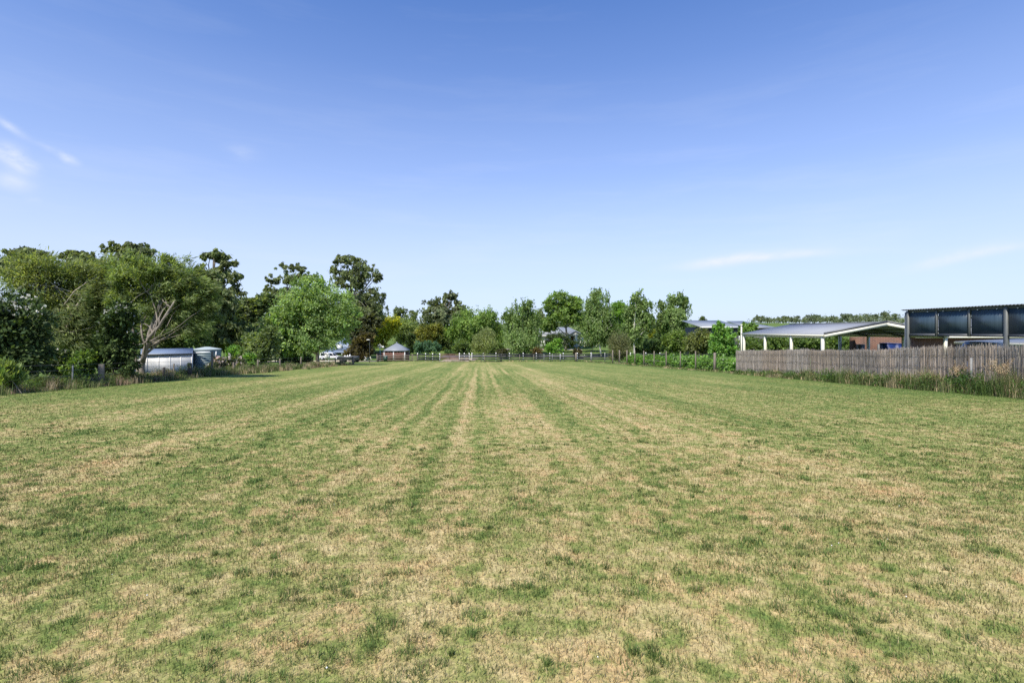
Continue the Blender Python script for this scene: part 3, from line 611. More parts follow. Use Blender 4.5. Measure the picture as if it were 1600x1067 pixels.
tree('plum_tree', 'dark red brown leaved tree in front of the blue grey cottage', 'tree', 562, [(562, 545, 22, 18), (572, 530, 14, 12), (548, 553, 12, 10)], 6500, 'broad', Y=88, n_sub=20, cA=(.022, .020, .010), cB=(.070, .060, .020))
tree('golden_tree', 'golden yellow leaved tree behind the gazebo', 'tree', 604, [(600, 515, 20, 18), (612, 505, 14, 12), (592, 530, 14, 14)], 6500, 'broad', Y=112, n_sub=22, cA=(.130, .150, .016), cB=(.270, .250, .024))
tree('poplar_tree', 'pale green rounded tree directly above the gazebo roof', 'tree', 640, [(636, 520, 24, 22), (628, 510, 16, 12)], 6000, 'broad', Y=118, n_sub=24, cA=(.075, .105, .030), cB=(.125, .150, .050))
tree('conifer_tree', 'dark narrow conifer right of the gazebo roof', 'tree', 641, [(641, 535, 8, 22)], 3000, 'dark', Y=104, n_sub=14, lw=.22, ll=.3)
tree('oak_tree', 'olive yellow tinged tree behind the clipped round bushes', 'tree', 668, [(664, 528, 18, 22), (680, 520, 14, 18)], 6500, 'broad', Y=114, n_sub=24, cA=(.060, .072, .016), cB=(.130, .125, .028))
tree('hazel_tree', 'dense green tree between the clipped bushes and the willow', 'tree', 694, [(692, 535, 16, 22), (704, 548, 10, 12)], 5000, 'broad', Y=116, n_sub=18, cA=(.030, .050, .014), cB=(.070, .090, .026))
tree('gum_tree', 'small far gum top left of the willow skyline', 'tree', 628, [(625, 488, 14, 9), (645, 494, 14, 9), (632, 505, 24, 14)], 3500, 'far', Y=150, n_sub=16)
tree('gum_tree', 'broad grey green gum with domed top above the willow', 'tree', 700, [(705, 466, 16, 12), (680, 480, 22, 16), (715, 485, 20, 18), (695, 500, 36, 22), (665, 490, 10, 10)], 11000, 'euc', Y=132, n_sub=44, limbs=14, lw=.5, ll=.7, shell=.3, cA=(.050, .064, .030), cB=(.095, .110, .052))
for i, (px, lab) in enumerate(((655, 'clipped blue green round bush nearest the gazebo'), (668, 'clipped blue green round bush in the middle of three'), (681, 'clipped blue green round bush nearest the paddock gap'))):
    tree('round_bush', lab, 'bush', px, [(px, 543, 7.6, 10.5)], 2200, 'shrub', Y=97, n_sub=10, group='clipped round bushes behind the white post fence', cA=(.030, .066, .036), cB=(.070, .120, .072), lw=.18, ll=.24)
tree('willow_tree', 'broad bright green willow left of the olive fence tree', 'tree', 740, [(735, 500, 28, 18), (762, 498, 20, 16), (715, 515, 20, 18), (750, 522, 34, 24), (778, 518, 12, 20)], 15000, 'birch', Y=112, n_sub=60, cA=(.065, .110, .024), cB=(.120, .165, .040), bark='bark_dark', per=9)
tree('shrub', 'dark low shrub under the willow beside the paddock gap', 'shrub', 703, [(703, 552, 10, 6)], 1600, 'shrub', Y=106, n_sub=8, cA=(.025, .050, .014), cB=(.060, .100, .030))
tree('bottlebrush_tree', 'small pale olive tree in front of the dark rail fence', 'tree', 757, [(757, 535, 19, 22), (762, 522, 12, 10), (745, 542, 10, 14)], 9000, 'shrub', Y=82, n_sub=26, trunk_r=.07, stems=[([(757.5, 566, 0), (757, 545, 0), (758, 525, 0)], .08, True), ([(752, 566, .2), (753, 552, .1), (750, 535, 0)], .05, True)], cA=(.085, .105, .040), cB=(.150, .170, .075), style='up', lw=.10, ll=.26)
tree('birch_tree', 'birch with white trunk nearest the willow', 'tree', 817, [(818, 480, 18, 14), (805, 500, 20, 20), (832, 502, 18, 20), (817, 530, 34, 24), (795, 492, 8, 8)], 14000, 'birch', Y=104, n_sub=60, limbs=12, trunk_r=.12, stems=[([(817, 562, 0), (817, 530, 0), (817, 495, 0), (819, 478, 0)], .11, True), ([(817, 538, 0), (805, 536, -1), (798, 533, -1.5)], .08, False)])
tree('gum_tree', 'thin dark gum showing between the first birch and the airy tree', 'tree', 846, [(842, 490, 14, 10), (850, 500, 10, 10)], 2200, 'euc', Y=140, n_sub=12)
tree('elm_tree', 'tall airy broad tree with flat left shoulder above the white house', 'tree', 884, [(875, 465, 20, 10), (860, 478, 12, 12), (895, 478, 20, 14), (880, 480, 13, 11), (880, 492, 28, 15), (856, 508, 18, 12), (900, 498, 16, 10)], 20000, 'broad', Y=116, n_sub=100, limbs=16, sub=.34, lw=.3, ll=.42, shell=.35, cA=(.066, .106, .028), cB=(.122, .170, .048))
tree('birch_tree', 'tallest birch with slanting white trunk right of the white house', 'tree', 938, [(935, 465, 18, 14), (925, 485, 16, 18), (945, 490, 18, 20), (930, 515, 26, 22), (955, 520, 16, 20)], 15000, 'birch', Y=100, n_sub=60, limbs=14, trunk_r=.12, stems=[([(940, 560, 0), (934, 520, 0), (931, 495, 0), (932, 474, 0)], .16, True), ([(935, 526, 0), (945, 515, -1), (955, 508, -1)], .06, False)])
tree('lime_tree', 'rounded bright green tree between the tallest birch and the middle birch', 'tree', 967, [(966, 485, 16, 14), (972, 505, 18, 16)], 5500, 'broad', Y=118, n_sub=22, cA=(.060, .115, .018), cB=(.105, .170, .032))
tree('birch_tree', 'middle birch with tapering crown and visible pale lower trunk', 'tree', 992, [(997, 468, 12, 14), (1008, 475, 12, 10), (992, 490, 18, 20), (990, 518, 20, 24), (1012, 500, 12, 20)], 13000, 'birch', Y=94, n_sub=54, limbs=12, trunk_r=.11, stems=[([(992, 562, 0), (990, 530, 0), (992, 495, 0), (998, 460, 0)], .15, True)])
tree('birch_tree', 'rightmost birch with weeping crown open to the sky', 'tree', 1052, [(1058, 466, 15, 10), (1042, 478, 14, 12), (1070, 480, 12, 14), (1052, 495, 22, 16), (1062, 515, 24, 20), (1035, 505, 10, 18)], 14000, 'birch', Y=96, n_sub=56, limbs=14, trunk_r=.11, stems=[([(1050, 560, 0), (1051, 520, 0), (1051, 500, 0), (1056, 484, 0)], .16, True), ([(1051, 505, 0), (1061, 498, -.5), (1065, 492, -.5)], .1, False)])
tree('cypress_shrub', 'yellow tipped shrub between the middle and rightmost birches', 'shrub', 1017, [(1017, 522, 8, 14), (1022, 545, 14, 10)], 3000, 'shrub', Y=104, n_sub=10, cA=(.075, .100, .012), cB=(.190, .190, .016))
tree('laurel_tree', 'dark green bank of shrubs beneath the rightmost birch', 'shrub', 1020, [(1012, 540, 20, 16), (1035, 535, 18, 16), (1075, 530, 20, 18)], 7000, 'dark', Y=102, n_sub=26, lw=.24, ll=.34, cA=(.022, .044, .014), cB=(.055, .088, .026))
tree('shrub', 'low lime green shrub in front of the white house', 'shrub', 868, [(866, 543, 15, 10), (872, 535, 8, 6)], 3800, 'shrub', Y=97, n_sub=14, cA=(.060, .125, .018), cB=(.110, .180, .034), lw=.2, ll=.28)
tree('shrub', 'dark spreading tree in front of the white house porch', 'shrub', 875, [(872, 530, 22, 11), (858, 538, 12, 8), (888, 537, 12, 7)], 5000, 'dark', Y=110, n_sub=22, lw=.22, ll=.3)
tree('shrub', 'white flowering shrub right of the white house', 'shrub', 925, [(922, 532, 24, 12), (940, 528, 12, 14)], 4500, 'shrub', Y=112, n_sub=20, lw=.2, ll=.28, cA=(.030, .056, .020), cB=(.070, .100, .036), fl=(150, .30, WHITE_FL, 'flowers', 0, None))
tree('round_shrub', 'round grey olive shrub overhanging the corner fence posts', 'shrub', 967, [(967, 538, 20, 22), (968, 555, 18, 12)], 9000, 'shrub', Y=77, n_sub=30, cA=(.060, .066, .030), cB=(.115, .115, .056), lw=.09, ll=.22, style='up')
tree('round_shrub', 'round mid green shrub behind the leafy hedge', 'shrub', 1054, [(1054, 535, 20, 19)], 8000, 'shrub', Y=60, n_sub=24, cA=(.050, .080, .018), cB=(.100, .135, .032))
tree('round_shrub', 'round brown olive shrub beside the young bright tree', 'shrub', 1094, [(1094, 536, 20, 21)], 9000, 'shrub', Y=54, n_sub=24, cA=(.050, .064, .020), cB=(.100, .110, .036))
tree('young_tree', 'young bright green pointed tree at the near end of the brush fence', 'tree', 1132, [(1128, 540, 18, 22), (1122, 520, 10, 18), (1136, 528, 12, 16), (1142, 550, 12, 14), (1118, 548, 10, 14), (1130, 565, 16, 10)], 15000, 'broad', Y=46, n_sub=46, sub=.3, trunk_r=.07, lw=.14, ll=.19, cA=(.065, .125, .028), cB=(.125, .205, .055), low=-.9)
for (px, lab, rx, ry, py, ca, cb) in ((785, 'dark mounded shrub behind the fence near the first birch', 13, 6, 551, (.030, .030, .014), (.060, .062, .024)), (840, 'rusty brown mounded shrub behind the fence left of the lime shrub', 10, 6, 549, (.050, .036, .016), (.090, .070, .026)), (902, 'small dark brown shrub by the road', 8, 5, 550, (.030, .030, .014), (.070, .060, .024))):
    tree('mounded_shrub', lab, 'shrub', px, [(px, py, rx, ry)], 1500, 'shrub', Y=99, n_sub=8, cA=ca, cB=cb, lw=.2, ll=.28)
for (px, py, rx, ry, Yb, lab) in ((722, 543, 16, 11, 109, 'dark green shrub under the left half of the willow'), (770, 542, 18, 11, 109, 'deep green shrub between the willow and the first birch'), (1003, 548, 12, 8, 97, 'low dark shrub at the foot of the middle birch'), (915, 500, 14, 14, 122, 'green tree filling the gap behind the tallest birch'), (830, 528, 16, 14, 118, 'olive green tree behind the first birch')):
    tree('garden_shrub' if 'shrub' in lab else 'garden_tree', lab, 'shrub' if 'shrub' in lab else 'tree', px, [(px, py, rx, ry)], 4000, 'shrub', Y=Yb, n_sub=14, lw=.22, ll=.3, cA=(.034, .056, .016), cB=(.080, .110, .030))
# shrubs seen through the carport
for (px, lab, rx, ry, py, Yb) in ((1178, 'dark green shrub seen between the first carport posts', 24, 17, 541, 50), (1218, 'olive green shrub seen between the middle carport posts', 24, 18, 540, 52), (1262, 'green shrub seen behind the nearest carport bay', 26, 18, 540, 51), (1305, 'mid green shrub seen under the carport gable', 22, 19, 541, 52), (1330, 'bright green shrub by the brick pillar', 12, 13, 543, 47)):
    tree('garden_shrub', lab, 'shrub', px, [(px, py, rx, ry), (px + 8, py + 8, rx * .8, ry * .7)], 5000, 'shrub', Y=Yb, n_sub=22, cA=(.035, .062, .016), cB=(.085, .120, .030), group='shrubs behind the carport')
tree('garden_tree', 'green leafy tree beside the far grey roof', 'tree', 1172, [(1172, 512, 14, 8), (1166, 520, 12, 10)], 3000, 'broad', Y=56, n_sub=14, lw=.2, ll=.28)
tree('gum_tree', 'tiny far gum just above the left end of the grey roof', 'tree', 1098, [(1098, 500, 6, 5), (1094, 508, 9, 7)], 900, 'far', Y=160, n_sub=7)

# leafy hedge behind the right wire fence
def hedge():
    lob = []
    for Y in np.linspace(38.5, 66, 22):
        x = xr(Y) + 1.0; g = g1(x, Y); lob.append((x + rng.uniform(-.1, .1), Y, g + .48, .62, .9, .60 * rng.uniform(.85, 1.15)))
    tree('leafy_hedge', 'long low bright green leafy hedge behind the right wire fence', 'hedge', (xr(50) + 1.0, 50.0), lob, 26000, 'shrub', Y=50, n_sub=0, lobe_world=True, per=30, limbs=22, trunk_r=.03, top=(1070, 562), cA=(.055, .105, .020), cB=(.110, .185, .040), lw=.13, ll=.20, fl=(160, .10, ((.6, .6, .45), (.75, .73, .62)), 'flowers', 0, (540, 566)))
hedge()

# far woods that read as one mass
def wood(name, label, rows, N_, cA, cB, lw, ll):
    lob = []
    for x, Y, h, r in rows:
        g = g1(x, Y); lob.append((x, Y, g + h * .48, r, r, h * .50))
        if rng.random() < .5: lob.append((x + rng.uniform(-r, r) * .6, Y, g + h * rng.uniform(.8, 1.02), r * .45, r * .45, h * .16))
    S, C, rad = clump_points(np.array(lob), 0, .3, 10, .7, -.5, .4)
    cc = np.array(lob)[:, :3].mean(0); cc[2] -= 20
    v, f, c = leaves(C, rad * 1.1, N_, lw, ll, 'broad', cA, cB, cc)
    tag(link(name, mesh_np(name, v, f, M['leaf'], c)), label, 'wood', kind='stuff')
rows = []
for i in range(150):
    px = 1180 + i * 4.0 + rng.uniform(-3, 3); Y = rng.uniform(330, 400)
    ty = np.interp(px, [1180, 1210, 1240, 1290, 1340, 1385, 1420, 1800], [505, 500, 497, 494, 493, 493, 497, 500]) + rng.uniform(-3, 4)
    if abs(px - 1380) < 3: ty = 489
    x = (px - 800) / F * Y; h = max(4.0, P(px, ty, Y)[2] - g1(x, Y)); rows.append((x, Y, h, rng.uniform(3.5, 6.5)))
wood('distant_wood', 'far wooded ridge above the carport roof', rows, 34000, (.050, .066, .040), (.100, .116, .066), .75, 1.0)  # distance haze put into the leaf colours as a paler, greyer green
rows = []
for i in range(150):
    px = -150 + i * 9.0 + rng.uniform(-4, 4); Y = rng.uniform(165, 210); ty = 500 + rng.uniform(-5, 9)
    if 1070 < px < 1200: ty = 512
    x = (px - 800) / F * Y; h = max(2.5, P(px, ty, Y)[2] - g1(x, Y)); rows.append((x, Y, h, rng.uniform(2.6, 4.2)))
wood('background_wood', 'dark line of woodland far behind the garden trees', rows, 26000, (.036, .052, .022), (.075, .095, .040), .7, .95)

# ------------------------------------------------------------------ fences
def post(name, x, y, top, r, m, parent, o, sides=8, square=False, lean=0.0):
    g = g1(x, y) - .08; mb = MB()
    if square: mb.box((x - r, y - r, g), (x + r, y + r, top), bev=r * .2)
    else: mb.tube([(x, y, g), (x + lean * .5, y, (g + top) / 2), (x + lean, y, top - .01), (x + lean, y, top)], [r, r, r * .97, r * .8], sides)
    return mb.build(name, m, parent, o)
def wires(parent, pts, hs, o, r=.006):
    for h in hs:
        pp = []
        for (x, y) in pts: pp.append((x, y, g1(x, y) + h))
        MB().tube(pp, r, 4).build('wire', M['wire'], parent, o)
# left wire fence
o = np.array((xl(30), 30, g1(xl(30), 30)))
lf = empty('wire_fence', o, 'old wire fence with mixed timber and steel posts along the left field edge', 'fence')
for px, ty, r, mm in ((20, 575, .05, 'wood'), (113, 571, .03, 'steel'), (158, 569, .12, 'wood'), (206, 572, .035, 'steel'), (256, 574, .075, 'wood_dark'), (271, 568, .035, 'wood'), (297, 567, .12, 'wood_dark'), (331, 549, .07, 'wood'), (365, 566, .06, 'wood'), (403, 562, .06, 'wood'), (438, 560, .06, 'wood'), (470, 558, .07, 'wood'), (524, 560, .08, 'wood')):
    Y = fenceL(px); x = xl(Y); post('post', x, Y, max(P(px, ty, Y)[2], g1(x, Y) + .7), r, M[mm], lf, o, lean=rng.uniform(-.04, .04))
wires(lf, [(xl(Y), Y) for Y in (15, 20, 30, 40, 55, 66)], (.25, .5, .75, .98), o)
# strainer post with rail at the end of the left fence
Y0 = 62.; xq = (551.5 - 800) / F * Y0; o = np.array((xq, Y0, g1(xq, Y0)))
sp_ = empty('strainer_post', o, 'weathered timber end post with a pale top rail in front of the dark trailer', 'fence post')
post('post', xq, Y0, P(0, 557, Y0)[2], .09, M['wood'], sp_, o)
MB().beam(P(552, 558.5, Y0), P(528, 558.8, Y0 + 4), .09, .09).build('rail', M['wood'], sp_, o)
# right wire fence
o = np.array((xr(55), 55, g1(xr(55), 55)))
rf = empty('wire_fence', o, 'wire fence with slim timber posts in front of the leafy hedge', 'fence')
for px, ty, r in ((957.5, 547, .08), (968, 547, .08), (979.5, 547, .08), (992, 547.5, .05), (1006, 548, .06), (1022, 548.5, .055), (1041, 549, .055), (1063, 549, .05), (1087, 548.5, .055), (1116.5, 551, .10)):
    Y = fenceR(px); post('post', xr(Y), Y, P(px, ty, Y)[2], r, M['wood'], rf, o, lean=rng.uniform(-.03, .03))
wires(rf, [(xr(Y), Y) for Y in (70, 60, 50, 43, 38)], (.35, .7, 1.05, 1.4), o)
# wire fence across the far end of the field
YF = 85.; o = np.array((8, YF, g1(8, YF)))
ff = empty('wire_fence', o, 'low wire fence with grey posts across the far end of the field', 'fence')
for px, ty, r, mm in ((783, 553, .10, 'wood'), (812, 554, .05, 'wood'), (834, 554, .05, 'wood'), (850, 553, .05, 'steel'), (863, 553, .05, 'steel'), (875.5, 553, .13, 'steel'), (900, 551, .14, 'wood'), (924, 550.5, .13, 'steel'), (945, 551, .06, 'steel')):
    x = (px - 800) / F * YF; post('post', x, YF, P(px, ty, YF)[2], r, M[mm], ff, o)
wires(ff, [((px - 800) / F * YF, YF) for px in (736, 800, 850, 900, 957)], (.35, .7, 1.05), o, .006)
# black-railed paddock fences with white posts
def rail_fence(label, pxs, ys, Y, grp, tops, rails=(0.30, 0.72, 1.14), gate=None):
    xs = [(px - 800) / F * Y for px in pxs]; o = np.array((xs[0], Y, g1(xs[0], Y)))
    e = empty('paddock_fence', o, label, 'fence', grp)
    for x in xs:
        g = g1(x, Y); MB().box((x - .07, Y - .07, g - .1), (x + .07, Y + .07, g + 1.42), bev=.015).build('post', M['white'], e, o)
    for a, b in zip(xs[:-1], xs[1:]):
        for h in rails:
            MB().beam((a, Y - .13, g1(a, Y) + h), (b, Y - .13, g1(b, Y) + h), .045, .2).build('rail', M['black'], e, o)
    return e
rail_fence('black rail fence on four white posts in front of the round bushes', (652.5, 665, 676, 687), None, 88., 'black rail paddock fences with white posts', None)
rail_fence('short black rail fence on three white posts right of the dirt gap', (718, 725.5, 733), None, 88., 'black rail paddock fences with white posts', None)
rail_fence('long black rail fence on white posts behind the far wire fence', (733.5 + 4, 755, 775, 796, 817.5, 838, 859, 880, 902, 923, 945, 966), None, 92., 'black rail paddock fences with white posts', None)
rail_fence('black rail fence with white posts behind the leafy hedge', (985, 1009, 1031, 1052), None, 94., 'black rail paddock fences with white posts', None)
# dull timber rails left of the gazebo bushes and the red gate
def plain_rails(name, label, cat, pxs, Y, h, hs, m, pm):
    xs = [(px - 800) / F * Y for px in pxs]; o = np.array((xs[0], Y, g1(xs[0], Y))); e = empty(name, o, label, cat)
    for x in xs: post('post', x, Y, g1(x, Y) + h, .06, pm, e, o, square=True)
    for a, b in zip(xs[:-1], xs[1:]):
        for q in hs: MB().beam((a, Y - .08, g1(a, Y) + q), (b, Y - .08, g1(b, Y) + q), .03, .11).build('rail', m, e, o)
    return e
plain_rails('timber_fence', 'grey timber rail fence in front of the gazebo', 'fence', (589, 603, 617, 630, 644, 652), 86.5, 1.25, (.25, .62, .98), M['wood'], M['wood'])
plain_rails('garden_gate', 'low red brown gate across the dirt gap', 'gate', (688.5, 703, 717), 95., 1.2, (.2, .42, .64, .86, 1.08), M['red_lattice'], M['wood'])

# brush fence
def brush_fence():
    pxs = [1150, 1192, 1229, 1267, 1313, 1371, 1400, 1437, 1491, 1513, 1560, 1610, 1670, 1750, 1860, 2010]
    Ys = [fenceR(p) for p in pxs]; o = np.array((xr(27), 27, g1(xr(27), 27)))
    e = empty('brush_fence', o, 'weathered grey brushwood fence along the right side of the field', 'fence')
    cA, cB = np.array((.21, .185, .165)), np.array((.58, .53, .49))
    for k in range(len(Ys) - 1):
        ya, yb = Ys[k], Ys[k + 1]; ln = abs(ya - yb); n = int(ln * 330)
        gap = .06 if pxs[k + 1] in (1192, 1267, 1313, 1371, 1491, 1513) else .0
        tone = rng.uniform(.75, 1.15); hk = rng.uniform(-.04, .04)
        warm = np.array((1.05, 1.0, .95)) if k % 2 else np.array((1.0, 1.0, 1.0))
        Yv = np.minimum(ya, yb) + gap + rng.random(n) * max(.1, ln - gap * 1.5)
        off = rng.normal(0, .022, n); X = xr(Yv) + off; g = gz(X, Yv)
        near = np.clip((25 - Yv) / 6, 0, 1)
        top = g + 1.655 + hk + rng.normal(0, .022 + .035 * near, n) + (rng.random(n) < .03) * rng.uniform(.03, .12, n) + .02 * np.sin(Yv * 3.1)
        bot = g + rng.uniform(-.02, .35, n) * (rng.random(n) < .5)
        r = rng.uniform(.0035, .008, n)
        tl = rng.normal(0, .035, (n, 2)); t = rng.random(n)[:, None] ** 1.3
        c = (cA * (1 - t) + cB * t) * tone * warm * np.array((1.0, .995, .975))
        an = np.array([0, 2.094, 4.189]); ring = np.stack([np.cos(an), np.sin(an), np.zeros(3)], 1)
        B = np.stack([X, Yv, bot], 1)[:, None, :] + ring[None] * r[:, None, None]
        T = np.stack([X + tl[:, 0] * .5, Yv + tl[:, 1], top], 1)[:, None, :] + ring[None] * r[:, None, None] * .8
        v = np.concatenate([B, T], 1).reshape(-1, 3); i = np.arange(n)[:, None] * 6
        f = np.concatenate([i + np.array(q) for q in ((0, 1, 4, 3), (1, 2, 5, 4), (2, 0, 3, 5))])
        p = link('brush_panel', mesh_np('brush_panel', v - o, f, M['twig'], np.repeat(c, 6, axis=0)), e); p['kind'] = 'stuff'
    for px in (1151, 1192, 1267, 1313, 1371, 1400, 1491, 1513, 1571, 1640, 1750, 1860, 2008):
        Y = fenceR(px); x = xr(Y) + .09; post('post', x, Y, g1(x, Y) + 1.55, .05, M['wood_dark'], e, o, square=True)
    for h in (.45, .95, 1.4):
        MB().tube([(xr(Y) - .06, Y, g1(xr(Y), Y) + h + rng.uniform(-.02, .02)) for Y in np.linspace(Ys[0], Ys[-1], 16)], .006, 4).build('wire', M['wire'], e, o)
brush_fence()
Y = 18.0; x = xr(fenceR(1517)) - .25; Ysp = fenceR(1517) - .3
o = np.array((x, Ysp, g1(x, Ysp)))
mbp = MB(); zt = P(0, 559, Ysp)[2]
mbp.box((x - .03, Ysp - .004, o[2] - .2), (x + .03, Ysp + .004, zt)); mbp.box((x - .004, Ysp - .035, o[2] - .2), (x + .004, Ysp - .0045, zt - .01))
tag(mbp.build('star_picket', M['steel'], None), 'grey steel picket standing in front of the brush fence', 'fence post')

# ------------------------------------------------------------------ rank grass and weeds along the fences
def hmod(y): return .45 + .85 * abs(math.sin(1.15 * y + .4) + .7 * math.sin(2.9 * y + 1.0)) / 1.5
def weeds(name, label, pts, n_cl, per, hlo, hhi, pal, w0, seed_part=True):
    xs, ys, hs, cs = [], [], [], []
    P_ = np.array(pts); s = np.cumsum(np.r_[0, np.hypot(*np.diff(P_[:, :2], axis=0).T)]);
    for _ in range(n_cl):
        # nearer stretches get more clumps
        t = s[-1] * rng.random() ** P_[0, 4]; x, y, sp, hm = [np.interp(t, s, P_[:, k]) for k in range(4)]
        cx_, cy_ = x + rng.normal(0, sp), y + rng.normal(0, sp * 1.2); m = per
        c0 = np.array(pal[rng.integers(len(pal))]); h0 = rng.uniform(hlo, hhi) * hm * hmod(cy_)
        xs.append(cx_ + rng.normal(0, .11, m)); ys.append(cy_ + rng.normal(0, .11, m)); hs.append(h0 * rng.uniform(.45, 1.1, m))
        cs.append(c0 * rng.normal(1, .2, (m, 1)).clip(.5, 1.6))
    X, Y, Hh, C = map(np.concatenate, (xs, ys, hs, cs)); m = len(X)
    wd = np.clip(w0 * Y / 20, .006, .03) * rng.uniform(.6, 1.4, m)
    v, f, c = blades_mesh(X, Y, gz(X, Y) - .01, Hh, wd, rng.uniform(0, 6.28, m), rng.uniform(.05, .75, m), C, 3)
    tag(link(name, mesh_np(name, v, f, M['weed'], c)), label, 'weeds', kind='stuff')
GRN, GR2, STR, RED, BRN = (.115, .165, .05), (.165, .20, .075), (.50, .41, .24), (.30, .21, .15), (.34, .28, .18)
weeds('rank_grass', 'uncut rank grass with reddish seed heads along the left fence', [(xl(16) - .5, 16, .55, .75, 1.5), (xl(24) - .4, 24, .55, .75, 0), (xl(34) - .4, 34, .6, .85, 0), (xl(48), 48, .7, .8, 0), (xl(64), 64, .8, .7, 0)], 1700, 34, .35, .75, [GRN, GR2, BRN, RED, BRN, STR, GRN, GR2, GR2], .012)
weeds('tall_weeds', 'mixed green and straw weeds along the foot of the brush fence', [(xr(15) - .35, 15, .22, 1.1, 1.25), (xr(20) - .35, 20, .22, 1.1, 0), (xr(26) - .3, 26, .2, .85, 0), (xr(32) - .25, 32, .16, .5, 0), (xr(37) - .2, 37, .12, .3, 0)], 1000, 34, .3, .85, [GRN, GR2, GR2, STR, STR, BRN, (.075, .125, .03)], .012)
weeds('rough_grass', 'rough green grass under the far end fence and right wire fence', [(xr(38), 38, .3, .8, 1.0), (xr(55), 55, .3, .8, 0), (xr(72), 72, .5, .8, 0), (12, 86, .6, .9, 0), (0, 86, .7, .8, 0), (-22, 87, .8, .7, 0)], 700, 22, .15, .35, [GRN, GR2, GR2, STR], .012)
def leafy_weeds(name, label, n, pts, pal):
    vs, fs, cs, off = [], [], [], 0
    P_ = np.array(pts)
    for _ in range(n):
        t = rng.random() ** 1.2; x, y, sp, hm = [np.interp(t, np.linspace(0, 1, len(P_)), P_[:, k]) for k in range(4)]
        x += rng.normal(0, sp); y += rng.normal(0, .4); h = rng.uniform(.18, .62) * hm * (.4 + .6 * hmod(y + 1.7)); g = g1(x, y); k = rng.integers(4, 9)
        c = np.stack([x + rng.normal(0, .13, k), y + rng.normal(0, .13, k), g + h * rng.uniform(.2, .95, k)], 1); q = np.array(pal[rng.integers(len(pal))])
        v, f, cc_ = leaves(c, np.full(k, .16), 70, .035, rng.uniform(.07, .15), 'broad' if rng.random() < .5 else 'up', q * .7, q * 1.2, np.array((x, y, g)))
        v[:, 2] = np.maximum(v[:, 2], g + .01); vs.append(v); fs.append(f + off); cs.append(cc_); off += len(v)
    tag(link(name, mesh_np(name, np.concatenate(vs), np.concatenate(fs), M['leaf'], np.concatenate(cs))), label, 'weeds', kind='stuff')
leafy_weeds('leafy_weeds', 'leafy green weeds clumped along the foot of the brush fence', 300, [(xr(15) - .35, 15, .16, 1.15), (xr(20) - .35, 20, .18, 1.1), (xr(27) - .3, 27, .14, .8), (xr(36) - .2, 36, .1, .35)], [(.045, .08, .02), (.06, .10, .025), (.075, .10, .035), (.035, .065, .02)])
leafy_weeds('leafy_undergrowth', 'leafy green undergrowth mixed into the rank grass by the left fence', 420, [(xl(16) - .5, 16, .4, .9), (xl(24) - .5, 24, .4, .9), (xl(36) - .5, 36, .45, 1.0), (xl(62), 62, .5, 1.0)], [(.045, .075, .02), (.06, .09, .025), (.07, .085, .035)])
# single dead dock plants in front of the brush fence
for i, (px, py, lab) in enumerate(((1496, 562, 'tall dead rusty dock plant with drooping seed heads by the steel picket'), (1556, 560, 'leaning dead straw stalks right of the steel picket'))):
    Y = fenceR(px) - .5; x = (px - 800) / F * Y; o = np.array((x, Y, g1(x, Y))); mb = MB(); tips = []
    for k in range(13):
        a = rng.uniform(0, 6.28); ln = rng.uniform(.7, 1.0) * (P(px, py, Y)[2] - o[2]); le = rng.uniform(.05, .4) + (.25 if i else 0)
        pth = [(x + rng.normal(0, .05), Y + rng.normal(0, .05), o[2] - .03), (x + math.cos(a) * le * .3, Y + math.sin(a) * le * .3, o[2] + ln * .6), (x + math.cos(a) * le * .7, Y + math.sin(a) * le * .7, o[2] + ln)]
        mb.tube(pth, [.007, .005, .003], 4); tips += [np.array(pth[2]) * t + np.array(pth[1]) * (1 - t) for t in (.4, .6, .8, 1)]
    e = empty('dead_plant', o, lab, 'plant', 'dead plants at the brush fence')
    dm = M.setdefault('deadstalk', pbr('dead_stalk', (.34, .27, .18), .9, var=.25))
    mb.build('stalks', dm, e, o)
    tips = np.array(tips); v, f, c = leaves(tips, np.full(len(tips), .06), 700, .022, .055, 'droop', (.12, .085, .05), (.23, .18, .115), tips.mean(0))
    link('seed_heads', mesh_np('seed_heads', v - o, f, M['weed'], c), e)['kind'] = 'stuff'

